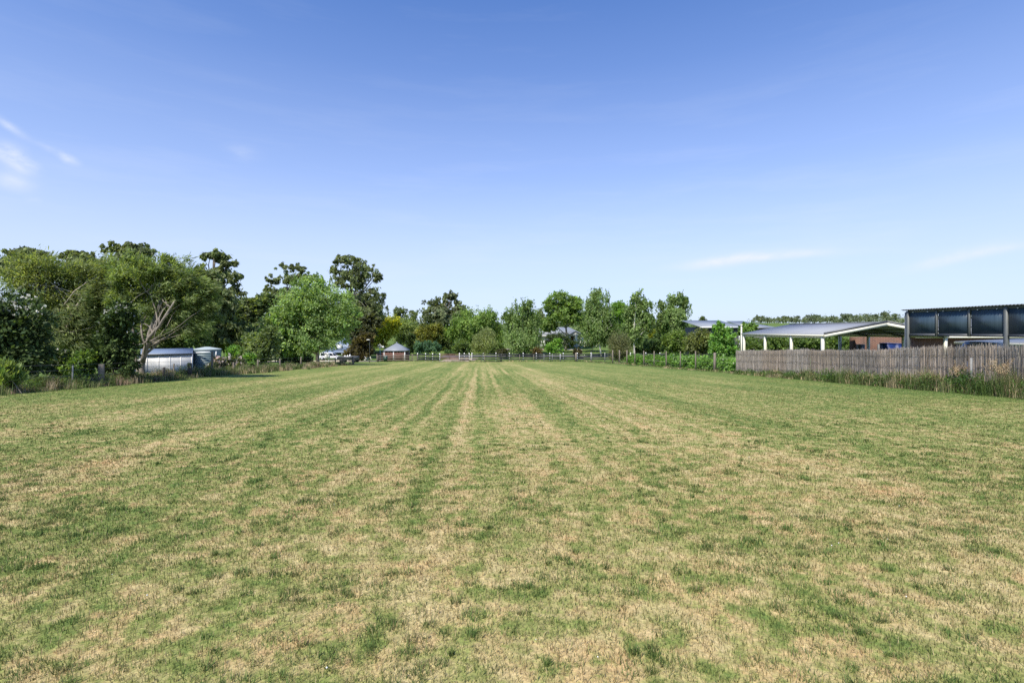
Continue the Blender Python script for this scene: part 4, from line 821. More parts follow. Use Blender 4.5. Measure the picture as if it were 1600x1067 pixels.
# ------------------------------------------------------------------ left shed and tank
def shed():
    A = np.array((-26.5, 36.0)); d1 = np.array((.86, .51)); d2 = np.array((-.51, .86))
    L1, L2 = 3.4, 3.6; g = g1(*A) - .1; ze = -.26; rise = .34
    o = np.array((*A, g)); e = empty('garden_shed', o, 'low white sheet metal shed with blue roof under the leaning tree', 'shed')
    def w2(a, b, z): p = A + d1 * a + d2 * b; return (p[0], p[1], z)
    t = .06
    for nm, (a0, b0, a1, b1) in dict(r=(0, 0, L1, t), b=(L1 - t, t, L1, L2 - t), l=(0, L2 - t, L1, L2), f=(0, t, t, L2 - t)).items():
        MB().prism([w2(a0, b0, g), w2(a1, b0, g), w2(a1, b1, g), w2(a0, b1, g)], (0, 0, ze - g - .0)).build('wall', M['shedwall'], e, o)
    for q in np.linspace(.02, L1 - .02, 6):
        MB().prism([w2(q - .025, -.016, g), w2(q + .025, -.016, g), w2(q + .025, -.002, g), w2(q - .025, -.002, g)], (0, 0, ze - g - .03)).build('cover_strip', M['shedwall'], e, o)
    mb = MB(); ov = .04
    mb.prism([w2(-ov, -ov, ze + .02), w2(L1 + ov, -ov, ze + .02), w2(L1 + ov, L2 * .5, ze + rise), w2(-ov, L2 * .5, ze + rise)], (0, 0, .05))
    mb.prism([w2(-ov, L2 * .5, ze + rise), w2(L1 + ov, L2 * .5, ze + rise), w2(L1 + ov, L2 + ov, ze + .02), w2(-ov, L2 + ov, ze + .02)], (0, 0, .05))
    mb.build('roof', M['blueroof'], e, o)
    for s in (0.004, L1 - .054):
        MB().prism([w2(s, 0.01, ze + .003), w2(s, L2 - .01, ze + .003), w2(s, L2 * .5, ze + rise - .03)], np.append(d1 * .05, 0)).build('gable', M['shedwall'], e, o)
    MB().beam(w2(-ov, -ov - .02, ze + .02), w2(L1 + ov, -ov - .02, ze + .02), .05, .08).build('gutter', M['darkmetal'], e, o)
    MB().beam(w2(-ov - .03, -ov, ze), w2(-ov - .03, L2 * .5, ze + rise), .05, .12).build('barge_board', M['darkmetal'], e, o)
    MB().tube([w2(-.06, -.06, g), w2(-.06, -.06, ze - .06)], .06, 8).build('downpipe', M['greymetal'], e, o)
shed()
def tank():
    c = np.array((-24.65, 41.4)); r = 1.0; g = g1(*c) - .1; top = .0; h = top - g; o = np.array((*c, g))
    e = empty('water_tank', o, 'blue green corrugated water tank right of the white shed', 'water tank')
    prof = []; nr = 15
    for i in range(nr * 6 + 1):
        z = h * .97 * i / (nr * 6); prof.append((r + .028 * math.sin(2 * math.pi * i / 6), z))
    MB().lathe(prof, (*c, g), 40).build('tank_wall', M['tank'], e, o, smooth=True)
    MB().lathe([(r + .05, h * .972), (r + .06, h * .985), (r * .97, h), (r * .2, h + .16), (.02, h + .17)], (*c, g), 40).build('lid', M['tanktop'], e, o, smooth=True)
    MB().tube([P(303, 551.6, 40.2), P(315, 550.5, 40.1), P(328, 550.0, 40.1)], .05, 8).build('inlet_pipe', M['white'], e, o)
    MB().tube([P(337.5, 549, 41), P(337.5, 561, 41)], .05, 8).build('downpipe', M['white'], e, o)
tank()

# ------------------------------------------------------------------ carport on the right
D = np.array((-.0625, 1.)); D /= np.linalg.norm(D); Rr = np.array((D[1], -D[0]))
def carport():
    C0 = np.array((18.3, 30.0)); ze, zr, LN, WD = 1.2, 1.93, 9.25, 7.6
    o = np.array((*C0, g1(*C0))); e = empty('carport', o, 'open gabled carport with grey roof and cream posts behind the brush fence', 'carport')
    def w(s, a, z): p = C0 + D * s + Rr * a; return np.array((p[0], p[1], z))
    for s in (.12, 3.15, 6.2, 9.1):
        for a in (-.02, WD + .02):
            p = w(s, a, 0); g = g1(p[0], p[1]) - .05
            MB().box((p[0] - .075, p[1] - .075, g), (p[0] + .075, p[1] + .075, ze - .05), bev=.01).build('post', M['cream'], e, o)
    ov = .06
    for a0, a1, z0, z1 in ((-ov, WD / 2, ze + .03, zr), (WD / 2, WD + ov, zr, ze + .03)):
        MB().prism([w(-ov, a0, z0), w(LN + ov, a0, z0), w(LN + ov, a1, z1), w(-ov, a1, z1)], (0, 0, .045)).build('roof', M['greyroof'], e, o)
        MB().beam(w(-ov - .03, a0, z0 - .075), w(-ov - .03, a1, z1 - .075), .04, .16).build('barge_board', M['cream'], e, o)
        MB().beam(w(-ov - .012, a0, z0 + .075), w(-ov - .012, a1, z1 + .075), .07, .13).build('barge_cap', M['darkmetal'], e, o)
        MB().beam(w(LN + ov + .02, a0, z0 - .05), w(LN + ov + .02, a1, z1 - .05), .04, .14).build('barge_board', M['cream'], e, o)
    MB().beam(w(-ov, WD / 2, zr + .055), w(LN + ov, WD / 2, zr + .055), .3, .04).build('ridge_cap', M['paleroof'], e, o)
    for a in (-ov - .045, WD + ov + .045):
        MB().beam(w(-ov, a, ze - .01), w(LN + ov, a, ze - .0), .08, .09).build('gutter', M['cream'], e, o)
    for a in (.02, WD - .02):
        MB().beam(w(0, a, ze - .11), w(LN, a, ze - .11), .06, .12).build('beam', M['cream'], e, o)
    for s in (.15, 3.15, 6.2, 9.1):
        for a0, a1, z0, z1 in ((0, WD / 2, ze - .1, zr - .12), (WD / 2, WD, zr - .12, ze - .1)):
            MB().beam(w(s, a0, z0), w(s, a1, z1), .06, .12).build('rafter', M['greymetal'], e, o)
    for f_ in (.25, .5, .75):
        for sg in (0, 1):
            a = WD / 2 * f_ if not sg else WD - WD / 2 * f_; z = ze + (zr - ze) * f_ - .04
            MB().beam(w(0, a, z), w(LN, a, z), .05, .07).build('purlin', M['greymetal'], e, o)
    MB().prism([w(.02, WD * .42, zr - .20), w(.02, WD * .58, zr - .20), w(.02, WD / 2, zr - .06)], (*(D * .03), 0)).build('gable_infill', M['cream'], e, o)
carport()
# brick house behind it
def brick_house():
    o = np.array((25.7, 38.4, g1(25.7, 38.4))); e = empty('brick_house', o, 'brown brick house with grey hipped roof behind the carport', 'house')
    g = o[2] - .1; eave = .98
    # wing wall under the carport with its pillar, then the main front wall
    MB().box((25.7, 38.4, g), (26.45, 39.0, 1.0)).build('pillar', M['brick'], e, o)
    MB().box((26.47, 38.7, g), (46, 38.95, 1.03)).build('wall', M['brick'], e, o)
    MB().box((45.7, 38.97, g), (46, 44, eave)).build('wall', M['brick'], e, o)
    MB().box((29.8, 38.97, g), (30.05, 44, eave)).build('wall', M['brick'], e, o)
    x0, x1, y0, y1 = 29.9, 46.8, 38.0, 44.6; zr = 2.5; q = 3.3
    a, b, c, d = (x0, y0, eave + .06), (x1, y0, eave + .06), (x1, y1, eave + .06), (x0, y1, eave + .06); r1, r2 = (x0 + q, (y0 + y1) / 2, zr), (x1 - q, (y0 + y1) / 2, zr)
    MB().add([a, b, c, d, r1, r2], [[0, 1, 5, 4], [1, 2, 5], [2, 3, 4, 5], [3, 0, 4], [3, 2, 1, 0]]).build('roof', M['paleroof'], e, o)
    MB().box((x0, y0 - .12, eave - .06), (x1, y0 - .002, eave + .07)).build('gutter', M['cream'], e, o)
    for wx in (27.6, 33.5, 37.5):
        f = MB(); f.box((wx, 38.62, -.7), (wx + 1.5, 38.698, .45)); fr = f.build('window', M['greymetal'], e, o)
        MB().box((wx + .06, 38.60, -.64), (wx + 1.44, 38.618, .39)).build('pane', M['glass'], fr)
brick_house()
def verandah():
    pts = [np.array((26.1, 30.3)), np.array((26.75, 20.5))]; o = np.array((26.1, 30.3, g1(26.1, 30.3)))
    e = empty('verandah', o, 'low flat grey verandah roof with cream edge behind the tinted screen', 'verandah')
    a, b = (26.15, 30.2, .80), (26.75, 20.5, .80); c, d = (33, 20.9, 1.02), (32.4, 30.6, 1.02)
    MB().prism([a, d, c, b], (0, 0, .06)).build('roof', M['paleroof'], e, o)
    MB().beam((26.1, 30.2, .77), (26.7, 20.5, .77), .08, .11).build('gutter', M['cream'], e, o)
    for t in (.03, .35, .68, .97):
        x, y = 26.25 + .6 * t, 30.1 - 9.6 * t; MB().box((x - .05, y - .05, g1(x, y) - .05), (x + .05, y + .05, .79), bev=.01).build('post', M['cream'], e, o)
        MB().box((x + 5.9, y + .3, g1(x, y) - .05), (x + 6.0, y + .4, .98), bev=.01).build('post', M['cream'], e, o)
verandah()
# things under the carport
def prop_box(name, label, cat, px0, px1, py0, Y, dep, m, lidm=None, group=None):
    x0, x1 = (px0 - 800) / F * Y, (px1 - 800) / F * Y; g = g1((x0 + x1) / 2, Y); zt = P(0, py0, Y)[2]; o = np.array(((x0 + x1) / 2, Y, g)); e = empty(name, o, label, cat, group)
    mb = MB(); sx = (x1 - x0) * .06
    mb.add([(x0 + sx, Y, g), (x1 - sx, Y, g), (x1 - sx, Y + dep, g), (x0 + sx, Y + dep, g), (x0, Y - .03, zt - .07), (x1, Y - .03, zt - .07), (x1, Y + dep, zt - .07), (x0, Y + dep, zt - .07)], [[3, 2, 1, 0], [4, 5, 6, 7], [0, 1, 5, 4], [1, 2, 6, 5], [2, 3, 7, 6], [3, 0, 4, 7]]).build('body', m, e, o)
    MB().box((x0 - .02, Y - .06, zt - .068), (x1 + .02, Y + dep + .02, zt), bev=.02).build('lid', lidm or m, e, o); return e
prop_box('storage_bin', 'dark blue storage bin left of the red gap under the carport', 'bin', 1384, 1396, 536, 35.5, .6, M['blue'], group='blue bins under the carport')
prop_box('storage_bin', 'dark blue storage bin nearest the tinted screen post', 'bin', 1400, 1411, 536.5, 35.5, .6, M['blue'], group='blue bins under the carport')
prop_box('cabinet', 'small grey cabinet beside the brick pillar', 'cabinet', 1344, 1351, 538, 37.6, .4, M['greymetal'])
# ------------------------------------------------------------------ tinted screen shelter at the right edge
def shelter():
    XS = lambda Y: 19.4 - .0625 * Y
    o = np.array((XS(20), 20, g1(XS(20), 20))); e = empty('shelter', o, 'tall steel shelter with dark tinted side sheets at the right edge', 'shelter')
    Yp = [23.2, 21.75, 20.3, 18.87, 17.4, 15.95]; zt, zb = 2.36, 1.27
    for i, Y in enumerate(Yp):
        x = XS(Y); full = i in (0, 3, 5); wd = .06 if full else .035
        z0 = g1(x, Y) - .05 if full else zb - .03
        MB().box((x - wd, Y - wd, z0), (x + wd, Y + wd, zt + (.0 if full else -.02)), bev=.008).build('post', M['greymetal'], e, o)
    for a, b in zip(Yp[:-1], Yp[1:]):
        ya, yb = a - .085, b + .085
        MB().prism([(XS(ya) + .0, ya, zb + .08), (XS(yb), yb, zb + .08), (XS(yb), yb, zt - .06), (XS(ya), ya, zt - .06)], (.02, 0, 0)).build('tinted_sheet', M['panel'], e, o)
        MB().beam((XS(ya) + .01, ya, zb + .03), (XS(yb) + .01, yb, zb + .03), .07, .10).build('bottom_rail', M['darkmetal'], e, o)
        MB().beam((XS(ya) + .01, ya, zt - .02), (XS(yb) + .01, yb, zt - .02), .06, .08).build('top_rail', M['greymetal'], e, o)
    # corrugated roof sheet falling away from the field
    n = 180; ys = np.linspace(15.6, 23.45, n * 2); v = []; f = []
    wv = .02 * np.sin(ys / .13 * 2 * np.pi)
    for j in range(2):
        for s, dz in ((-.12, .045), (5.6, .045 - .30)):
            for y, q in zip(ys, wv): v.append((XS(y) + s, y, zt + dz + .02 + q - j * .012))
    m = len(ys)
    for i in range(m - 1): f += [[i, m + i, m + i + 1, i + 1], [2 * m + i, 2 * m + i + 1, 3 * m + i + 1, 3 * m + i], [i, i + 1, 2 * m + i + 1, 2 * m + i]]
    MB().add(v, f).build('roof', M['greymetal'], e, o, smooth=True)
    for Y in Yp:
        x = XS(Y); MB().beam((x, Y, zt - .0), (x + 5.5, Y, zt - .28), .06, .08).build('rafter', M['darkmetal'], e, o)
    for Y in (Yp[0], Yp[3], Yp[5]):
        x = XS(Y) + 5.4; MB().box((x - .06, Y - .06, g1(x, Y) - .05), (x + .06, Y + .06, zt - .33)).build('post', M['greymetal'], e, o)
    MB().tube([(XS(23.3) + .02, 23.36, zt - .05), (XS(23.3) + .02, 23.36, g1(XS(23.3), 23.36))], .04, 8).build('downpipe', M['steel'], e, o)
    for zz in (1.62, 1.98):
        MB().beam((XS(23.1) + .05, 23.1, zz), (XS(16.05) + .05, 16.05, zz), .03, .035).build('girt', M['darkmetal'], e, o)
    # small bright fixings
    for Y in np.linspace(16.2, 22.9, 10):
        MB().box((XS(Y) - .05, Y - .018, zt - .075), (XS(Y) - .0225, Y + .018, zt - .045)).build('bracket', M['white'], e, o)
shelter()
# ------------------------------------------------------------------ vehicles
def car(name, label, c, rz, L_, W_, H_, body, group=None, cat='car', ute=False):
    g = g1(*c); o = np.array((*c, g)); e = empty(name, o, label, cat, group, rz)
    hw = W_ / 2
    def side(pts, y0, y1): return [(x, y0, z) for x, z in pts]
    lo, mid = .28, H_ * .55
    prof = [(-L_ / 2, lo), (L_ / 2, lo), (L_ / 2 + .02, mid * .8), (L_ / 2 - .15, mid * .92), (L_ * .22, mid), (-L_ / 2 + .05, mid), (-L_ / 2 - .02, mid * .8)]
    MB().prism([(x, -hw, z) for x, z in prof], (0, W_, 0)).build('body', body, e)
    a, b = (-.02 * L_, .22 * L_) if ute else (-L_ * .42, .22 * L_)
    cab = [(a, mid + .002), (b, mid + .002), (b - .55, H_ - .05), (b - .75, H_), (a + .35, H_), (a + .12, H_ - .06)]
    v = np.concatenate([[(x, -hw + .06 + (.14 if z > mid + .1 else 0), z) for x, z in cab], [(x, hw - .06 - (.14 if z > mid + .1 else 0), z) for x, z in cab]]); n = len(cab)
    MB().add(v, [list(range(n))[::-1], list(range(n, 2 * n))] + [[i, (i + 1) % n, n + (i + 1) % n, n + i] for i in range(n)]).build('cabin', body, e)
    for s in (-1, 1):
        yb, yt = s * (hw - .045), s * (hw - .185)
        MB().prism([(a + .2, yb, mid + .06), (b - .2, yb, mid + .06), (b - .62, yt, H_ - .12), (a + .36, yt, H_ - .12)], (0, s * .012, 0)).build('side_window', M['glass'], e)
        for x in (-L_ * .3, L_ * .31):
            wl = MB(); k = 20
            pr = [(x + .31 * math.cos(t), s * hw * .88, .31 + .31 * math.sin(t)) for t in np.linspace(0, 2 * math.pi, k, endpoint=False)]
            wo_ = wl.prism(pr, (0, s * .22, 0)).build('wheel', M['rubber'], e)
            pr = [(x + .18 * math.cos(t), s * (hw * .88 + .222), .31 + .18 * math.sin(t)) for t in np.linspace(0, 2 * math.pi, k, endpoint=False)]
            MB().prism(pr, (0, s * .012, 0)).build('rim', M['silver'], wo_)
    MB().prism([(b - .02, -hw + .16, mid + .07), (b - .02, hw - .16, mid + .07), (b - .5, hw - .25, H_ - .11), (b - .5, -hw + .25, H_ - .11)], (.03, 0, .02)).build('windscreen', M['glass'], e)
    for s in (-1, 1): MB().box((L_ / 2 - .02, s * hw * .7 - .14, mid * .68), (L_ / 2 + .035, s * hw * .7 + .14, mid * .84)).build('headlight', M['white'], e)
    return e
car('parked_car', 'white car parked beside the cottage, seen left of the dark trailer', (-33.6, 95.0), 0.0, 4.3, 1.75, 1.42, M['carwhite'])
car('parked_ute', 'silver utility vehicle mostly hidden behind the brush fence', (20.75, 22.2), R(93.5), 4.9, 1.8, 1.98, M['silver'], cat='vehicle', ute=True)
def trailer():
    Y = 78.; xa, xb = (530 - 800) / F * Y, (559 - 800) / F * Y; cx_ = (xa + xb) / 2; g = g1(cx_, Y); o = np.array((cx_, Y, g)); e = empty('trailer', o, 'dark box trailer carrying white containers behind the timber rail', 'trailer')
    hl = (xb - xa) / 2
    fl_ = MB(); fl_.box((-hl, -.75, .42), (hl, .75, .5)); fl_.build('bed', M['darkmetal'], e)
    for s in (-.75, .72): MB().box((-hl, s, .501), (hl, s + .03, .98)).build('side_panel', M['darkmetal'], e)
    for s in (-hl, hl - .03): MB().box((s, -.719, .501), (s + .03, .719, .98)).build('end_panel', M['darkmetal'], e)
    MB().beam((-hl, 0, .4), (-hl - 1.1, 0, .38), .08, .08).build('drawbar', M['darkmetal'], e)
    for s in (-1, 1):
        for x in (-hl * .55, hl * .75):
            pr = [(x + .3 * math.cos(t), s * .78, .3 + .3 * math.sin(t)) for t in np.linspace(0, 6.283, 16, endpoint=False)]
            MB().prism(pr, (0, s * .18, 0)).build('wheel', M['rubber'], e)
    for i, (x, h, r, lab) in enumerate(((-hl * .3, .62, .16, 'left white container in the dark trailer'), (-hl * .03, .66, .14, 'middle white container in the dark trailer'), (hl * .22, .78, .13, 'tallest white container in the dark trailer'))):
        q = MB(); q.lathe([(r, 0), (r, h * .8), (r * .55, h * .92), (r * .3, h * .93), (r * .3, h)], (0, 0, 0), 14); c = q.build('container', M['white'], None); c.location = (cx_ + x, Y - .3, g + .502)
        tag(c, lab, 'container', 'white containers in the trailer')
trailer()
# ------------------------------------------------------------------ garden structures on the left
def cottage():
    Y = 106.; x0, x1 = (505 - 800) / F * Y, (566 - 800) / F * Y; g = g1((x0 + x1) / 2, Y) - .1; o = np.array(((x0 + x1) / 2, Y, g)); e = empty('cottage', o, 'blue grey roofed cottage hidden behind the maple and the dark plum', 'house')
    ze = P(0, 548, Y)[2]; zr = P(0, 529, Y)[2]
    MB().box((x0 + .5, Y + 2, g), (x1 - .5, Y + 9, ze)).build('wall', M['cream'], e, o)
    a, b, c, d = (x0, Y + 1.5, ze), (x1, Y + 1.5, ze), (x1, Y + 9.5, ze), (x0, Y + 9.5, ze); r1, r2 = (x0 + 2.6, Y + 5.5, zr), (x1 - 2.6, Y + 5.5, zr)
    MB().add([a, b, c, d, r1, r2], [[0, 1, 5, 4], [1, 2, 5], [2, 3, 4, 5], [3, 0, 4], [3, 2, 1, 0]]).build('roof', M['blueroof'], e, o)
    MB().prism([(x0, Y - .6, ze - .35), (x1, Y - .6, ze - .35), (x1, Y + 1.6, ze - .02), (x0, Y + 1.6, ze - .02)], (0, 0, .06)).build('porch_roof', M['blueroof'], e, o)
    for x in np.linspace(x0 + .2, x1 - .2, 5): MB().box((x - .07, Y - .5, g), (x + .07, Y - .36, ze - .34)).build('porch_post', M['white'], e, o)
    for x in (x0 + 2, x1 - 3.2):
        f = MB().box((x, Y + 1.93, g + 1.0), (x + 1.2, Y + 1.998, g + 2.2)).build('window', M['white'], e, o); MB().box((x + .08, Y + 1.91, g + 1.08), (x + 1.12, Y + 1.928, g + 2.12)).build('pane', M['glass'], f)
    MB().box((x1 - 3, Y + 6, zr - .6), (x1 - 2.5, Y + 6.5, zr + .7)).build('chimney', M['paleroof'], e, o)
cottage()
def gazebo():
    Y = 92.; px0, px1 = 603, 637; s = Y / F; cx_ = (620 - 800) * s; hw = (px1 - px0) / 2 * s * .93; g = g1(cx_, Y); o = np.array((cx_, Y, g)); e = empty('gazebo', o, 'square gazebo with blue grey pyramid roof and red brown screens', 'gazebo')
    ze = P(0, 547, Y)[2] - g; zr = P(0, 535.5, Y)[2] - g; ov = hw + .22
    MB().add([(-ov, -ov, ze), (ov, -ov, ze), (ov, ov, ze), (-ov, ov, ze), (0, 0, zr), (-ov, -ov, ze - .08), (ov, -ov, ze - .08), (ov, ov, ze - .08), (-ov, ov, ze - .08)], [[0, 1, 4], [1, 2, 4], [2, 3, 4], [3, 0, 4], [5, 6, 1, 0], [6, 7, 2, 1], [7, 8, 3, 2], [8, 5, 0, 3], [8, 7, 6, 5]]).build('roof', M['paleroof'], e)
    MB().lathe([(.06, 0), (.1, .08), (.03, .2)], (0, 0, zr - .03), 10).build('finial', M['paleroof'], e)
    for x in (-hw, -hw * .1, hw):
        for y in (-hw, hw): MB().box((x - .06, y - .06, -.1), (x + .06, y + .06, ze - .09)).build('post', M['white'], e)
    n = 26
    for (a, b, c, d) in ((-hw + .08, -hw, -hw * .1 - .08, -hw), (-hw * .1 + .08, -hw, hw - .08, -hw), (-hw, hw, hw, hw), (-hw, -hw + .08, -hw, hw - .08), (hw, -hw + .08, hw, hw - .08)):
        mb = MB(); ln = math.hypot(c - a, d - b); m = int(ln / .16)
        for i in range(m):
            t = (i + .5) / m; x, y = a + (c - a) * t, b + (d - b) * t; mb.box((x - .062, y - .062, .05 + .03 * (i % 2)), (x + .062, y + .062, ze - .32 - .05 * ((i * 7) % 3)))
        q = mb.build('screen', M['red_lattice'], e); q['kind'] = 'stuff'
    mb = MB()
    for i in range(9): mb.box((-hw - 1.35 + i * .15, -hw - .03, 0), (-hw - 1.35 + i * .15 + .13, -hw + .03, ze - .4 - .04 * (i % 2)))
    q = mb.build('screen', M['red_lattice'], e); q['kind'] = 'stuff'
gazebo()
def small_things():
    # white box on legs under the maple
    Y = 70.; x = (511.5 - 800) / F * Y; g = g1(x, Y); o = np.array((x, Y, g)); e = empty('letterbox', o, 'white box on two thin legs right of the maple trunk', 'letterbox')
    z0, z1 = P(0, 560, Y)[2] - g, P(0, 553.2, Y)[2] - g
    MB().box((-.28, -.2, z0), (.30, .2, z1), bev=.02).build('box', M['white'], e)
    MB().prism([(-.36, -.24, z1 + .002), (.36, -.24, z1 + .002), (0, -.24, z1 + .16)], (0, .48, 0)).build('lid', M['white'], e)
    MB().box((-.12, -.222, z1 - .14), (.2, -.203, z1 - .09)).build('slot', M['darkmetal'], e)
    MB().box((.0, -.222, z0 + .1), (.07, -.203, z1 - .15)).build('latch', M['greymetal'], e)
    for s in (-.2, .2): MB().box((s - .03, -.03, -.05), (s + .03, .03, z0 + .01)).build('leg', M['white'], e)
    MB().box((-.28, -.02, .3), (.4, .02, .36)).build('crossbar', M['white'], e)
    # garden lamp on a thin pole
    Y = 76.; x = (577.5 - 800) / F * Y; g = g1(x, Y); o = np.array((x, Y, g)); e = empty('lamp_post', o, 'thin dark pole with flat white lamp head left of the gazebo', 'lamp post')
    zt = P(0, 531, Y)[2] - g
    MB().tube([(0, 0, -.1), (0, 0, zt - .2), (-.12, 0, zt - .03)], [.045, .04, .03], 8).build('pole', M['darkmetal'], e)
    MB().lathe([(.02, 0), (.30, .03), (.26, .09), (.05, .14)], (-.2, 0, zt - .05), 14).build('lamp_head', M['cream'], e)
    # cream stone column
    Y = 96.; x = (578.7 - 800) / F * Y; g = g1(x, Y); o = np.array((x, Y, g)); e = empty('garden_column', o, 'slender cream garden column beside the dark plum tree', 'column')
    h = 1.7
    MB().box((-.22, -.22, -.05), (.22, .22, .15), bev=.02).build('base', M['cream'], e)
    MB().lathe([(.16, .151), (.13, .3), (.11, h * .85), (.15, h)], (0, 0, 0), 12).build('shaft', M['cream'], e)
    MB().lathe([(.2, h), (.2, h + .08), (.1, h + .15), (.05, h + .3), (.01, h + .34)], (0, 0, .002), 12).build('finial', M['cream'], e)
    # white bladed ornament
    Y = 90.; x = (594 - 800) / F * Y; g = g1(x, Y); o = np.array((x, Y, g)); e = empty('garden_windmill', o, 'white bladed garden windmill on a grey green post left of the gazebo', 'ornament')
    zt = P(0, 541, Y)[2] - g
    MB().tube([(.05, 0, -.1), (0, 0, zt * .5), (-.05, 0, zt)], [.09, .07, .05], 8).build('post', M['tank'], e)
    for k in range(6):
        a = k * math.pi / 3 + .3; ca, sa = math.cos(a), math.sin(a)
        MB().prism([(-.05 + .06 * ca, -.12, zt + .06 * sa), (-.05 + .38 * ca - .1 * sa, -.12, zt + .38 * sa + .1 * ca), (-.05 + .38 * ca + .1 * sa, -.10, zt + .38 * sa - .1 * ca)], (0, .02, 0)).build('blade', M['white'], e)
    MB().prism([(.1, -.02, zt - .05), (.55, -.02, zt - .35), (.75, -.02, zt - .15), (.55, -.02, zt + .05)], (0, .04, 0)).build('tail_vane', M['white'], e)
    # drums
    for px, zz, mm, lab in ((571, 557, 'white', 'small white drum beside the cream column'), (574, 554, 'tank', 'taller blue grey drum beside the cream column')):
        Y = 94.; x = (px - 800) / F * Y; g = g1(x, Y); h = P(0, zz, Y)[2] - g; o = np.array((x, Y, g)); e = empty('drum', o, lab, 'drum')
        MB().lathe([(.2, 0), (.22, .05), (.21, h * .33), (.225, h * .35), (.21, h * .37), (.21, h * .64), (.225, h * .66), (.21, h * .68), (.22, h - .03), (.2, h)], (0, 0, 0), 16).build('body', M[mm], e)
        MB().lathe([(.19, 0), (.17, .03)], (0, 0, h + .002), 16).build('lid', M[mm], e)
    # wheelie bin
    Y = 82.; x = (602.5 - 800) / F * Y; g = g1(x, Y); o = np.array((x, Y, g)); e = empty('wheelie_bin', o, 'dark green wheelie bin with pale lid in front of the gazebo', 'bin')
    MB().add([(-.2, -.24, .08), (.2, -.24, .08), (.2, .24, .08), (-.2, .24, .08), (-.28, -.32, .9), (.28, -.32, .9), (.28, .32, .9), (-.28, .32, .9)], [[3, 2, 1, 0], [4, 5, 6, 7], [0, 1, 5, 4], [1, 2, 6, 5], [2, 3, 7, 6], [3, 0, 4, 7]]).build('body', M['green'], e)
    MB().box((-.3, -.36, .902), (.3, .35, .98), bev=.02).build('lid', M['steel'], e)
    for s in (-1, 1):
        pr = [(s * .22, .27 + .1 * math.cos(t), .1 + .1 * math.sin(t)) for t in np.linspace(0, 6.283, 14, endpoint=False)]; MB().prism(pr, (s * .05, 0, 0)).build('wheel', M['rubber'], e)
    MB().tube([(-.2, .4, .86), (.2, .4, .86)], .02, 6).build('handle', M['green'], e)
    # short dark stump
    Y = 83.; x = (590.3 - 800) / F * Y; g = g1(x, Y)
    q = MB().tube([(x, Y, g - .1), (x, Y, g + .4), (x, Y, g + .98), (x, Y, g + 1.0)], [.17, .15, .15, .12], 10).build('gate_post', M['wood_dark'], None); tag(q, 'thick dark timber gate post at the end of the gravel drive', 'fence post')
    # pipe by the far grey roof
    Y = 41.; x = (1158.5 - 800) / F * Y; g = g1(x, Y); o = np.array((x, Y, g)); e = empty('vent_pipe', o, 'slim cream pipe standing at the far corner of the carport', 'pipe')
    zt = P(0, 509, Y)[2] - g
    MB().tube([(0, 0, -.05), (0, 0, zt)], .055, 8).build('pipe', M['cream'], e); MB().lathe([(.09, 0), (.09, .05), (.03, .1)], (0, 0, zt + .002), 10).build('cap', M['cream'], e)
small_things()
# ------------------------------------------------------------------ houses beyond
def white_house():
    Y = 126.; s = Y / F; x0, x1 = (806 - 800) * s, (912 - 800) * s; g = g1((x0 + x1) / 2, Y) - .5; o = np.array(((x0 + x1) / 2, Y, g)); e = empty('white_house', o, 'white house with grey roof behind the airy tree', 'house')
    ze = P(0, 524, Y)[2]; zr = P(0, 511, Y)[2]
    MB().box((x0, Y, g), (x1, Y + 8, ze)).build('wall', M['white'], e, o)
    MB().box(((889 - 800) * s, Y - .03, g), ((896 - 800) * s, Y - .003, ze - .1)).build('wall_panel', M['red_lattice'], e, o)
    a, b, c, d = (x0 - .6, Y - .6, ze), (x1 + .6, Y - .6, ze), (x1 + .6, Y + 8.6, ze), (x0 - .6, Y + 8.6, ze); r1, r2 = (x0 + 3.2, Y + 4, zr), (x1 - 3.2, Y + 4, zr)
    MB().add([a, b, c, d, r1, r2], [[0, 1, 5, 4], [1, 2, 5], [2, 3, 4, 5], [3, 0, 4], [3, 2, 1, 0]]).build('roof', M['paleroof'], e, o)
    MB().box((x0 - .6, Y - .68, ze - .2), (x1 + .6, Y - .602, ze + .03)).build('fascia', M['white'], e, o)
    # gabled porch
    pa, pb = (886 - 800) * s, (908 - 800) * s
    MB().prism([(pa, Y - 3.0, ze - .05), (pb, Y - 3.0, ze - .05), ((pa + pb) / 2, Y - 3.0, ze + .95)], (0, 3.2, 0)).build('porch_gable', M['white'], e, o)
    MB().prism([(pa - .25, Y - 3.2, ze - .1), ((pa + pb) / 2, Y - 3.2, ze + 1.0), ((pa + pb) / 2, Y - 3.2, ze + 1.1), (pa - .25, Y - 3.2, ze + .02)], (0, 5, 0)).build('porch_roof', M['paleroof'], e, o)
    MB().prism([(pb + .25, Y - 3.2, ze - .1), ((pa + pb) / 2, Y - 3.2, ze + 1.003), ((pa + pb) / 2, Y - 3.2, ze + 1.103), (pb + .25, Y - 3.2, ze + .02)], (0, 5, 0)).build('porch_roof', M['paleroof'], e, o)
    for px in (887.5, 898, 907): x = (px - 800) * s; MB().box((x - .28, Y - 3.0, g), (x + .28, Y - 2.5, ze - .052), bev=.03).build('column', M['white'], e, o)
    for px, wd in ((902, .9), (815, 1.6), (835, 1.6), (856, 1.6)):
        x = (px - 800) * s; f = MB().box((x, Y - .07, ze - 2.1), (x + wd, Y - .002, ze - .5)).build('window', M['white'], e, o); MB().box((x + .08, Y - .09, ze - 2.02), (x + wd - .08, Y - .072, ze - .58)).build('pane', M['glass'], f)
white_house()
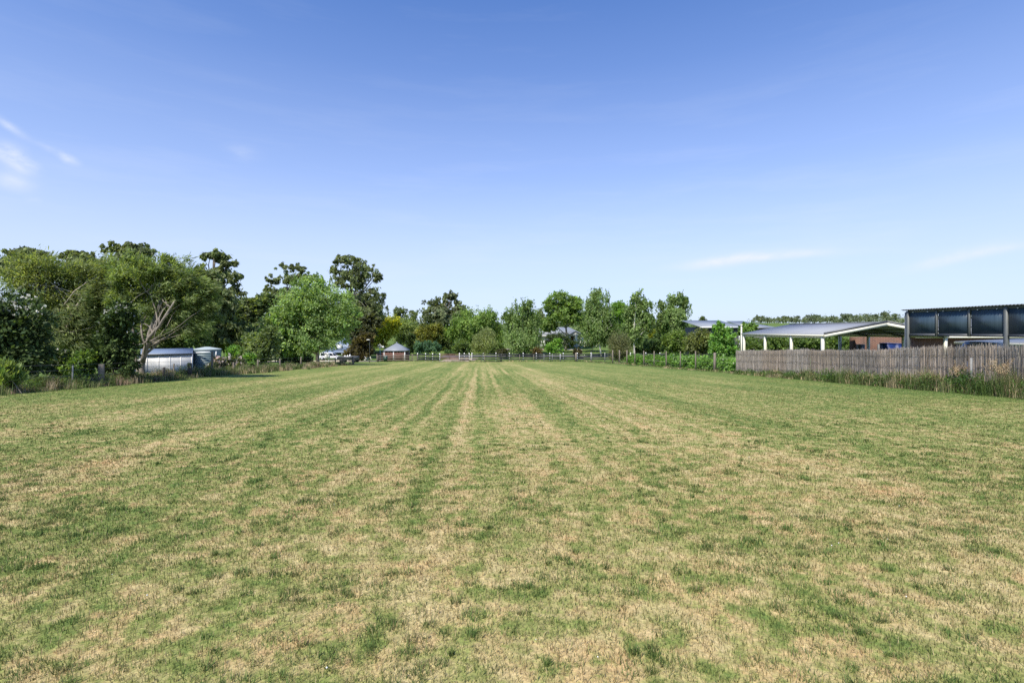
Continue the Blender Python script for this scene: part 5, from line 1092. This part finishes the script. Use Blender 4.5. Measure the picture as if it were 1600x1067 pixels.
def grey_house():
    Y = 62.; s = Y / F; x0, x1 = (1097 - 800) * s, (1153 - 800) * s; g = g1((x0 + x1) / 2, Y) - .1; o = np.array(((x0 + x1) / 2, Y, g)); e = empty('grey_house', o, 'dark grey clad building with pale metal roof beyond the young bright tree', 'house')
    ze = P(0, 511, Y)[2]; zr = P(0, 503.2, Y)[2]
    MB().box((x0, Y, g), (x1, Y + 6, ze)).build('wall', M['grey_clad'], e, o)
    xa, xb = (1091 - 800) * s, (1157.5 - 800) * s
    MB().prism([(xa, Y - .5, ze), (xb, Y - .5, ze), (xb, Y + 6.4, zr + .25), (xa, Y + 6.4, zr + .25)], (0, 0, .06)).build('roof', M['paleroof'], e, o)
    MB().box((xa, Y - .6, ze - .12), (xb, Y - .502, ze + .05)).build('fascia', M['white'], e, o)
    MB().box((x1 + .02, Y - .25, g), (x1 + .14, Y - .13, ze - .02)).build('downpipe', M['white'], e, o)
    f = MB().box((x0 + .8, Y - .05, ze - 1.9), (x0 + 2.4, Y - .002, ze - .7)).build('window', M['greymetal'], e, o); MB().box((x0 + .88, Y - .07, ze - 1.82), (x0 + 2.32, Y - .052, ze - .78)).build('pane', M['glass'], f)
    Y2 = 66.; s = Y2 / F; xa, xb = (1163 - 800) * s, (1212 - 800) * s; ze = P(0, 512.5, Y2)[2]; zr = P(0, 503.5, Y2)[2]
    g2 = g1(xa, Y2) - .1; o2 = np.array(((xa + xb) / 2, Y2, g2)); e2 = empty('grey_shed', o2, 'long pale roofed shed partly hidden by the carport roof', 'shed')
    MB().box((xa + .4, Y2, g2), (xb - .4, Y2 + 6, ze)).build('wall', M['grey_clad'], e2, o2)
    MB().prism([(xa, Y2 - .5, ze), (xb, Y2 - .5, ze), (xb - 1.6, Y2 + 6, zr + .2), (xa + .2, Y2 + 6, zr + .2)], (0, 0, .06)).build('roof', M['paleroof'], e2, o2)
    MB().box((xa, Y2 - .6, ze - .12), (xb, Y2 - .502, ze + .05)).build('fascia', M['darkmetal'], e2, o2)
grey_house()
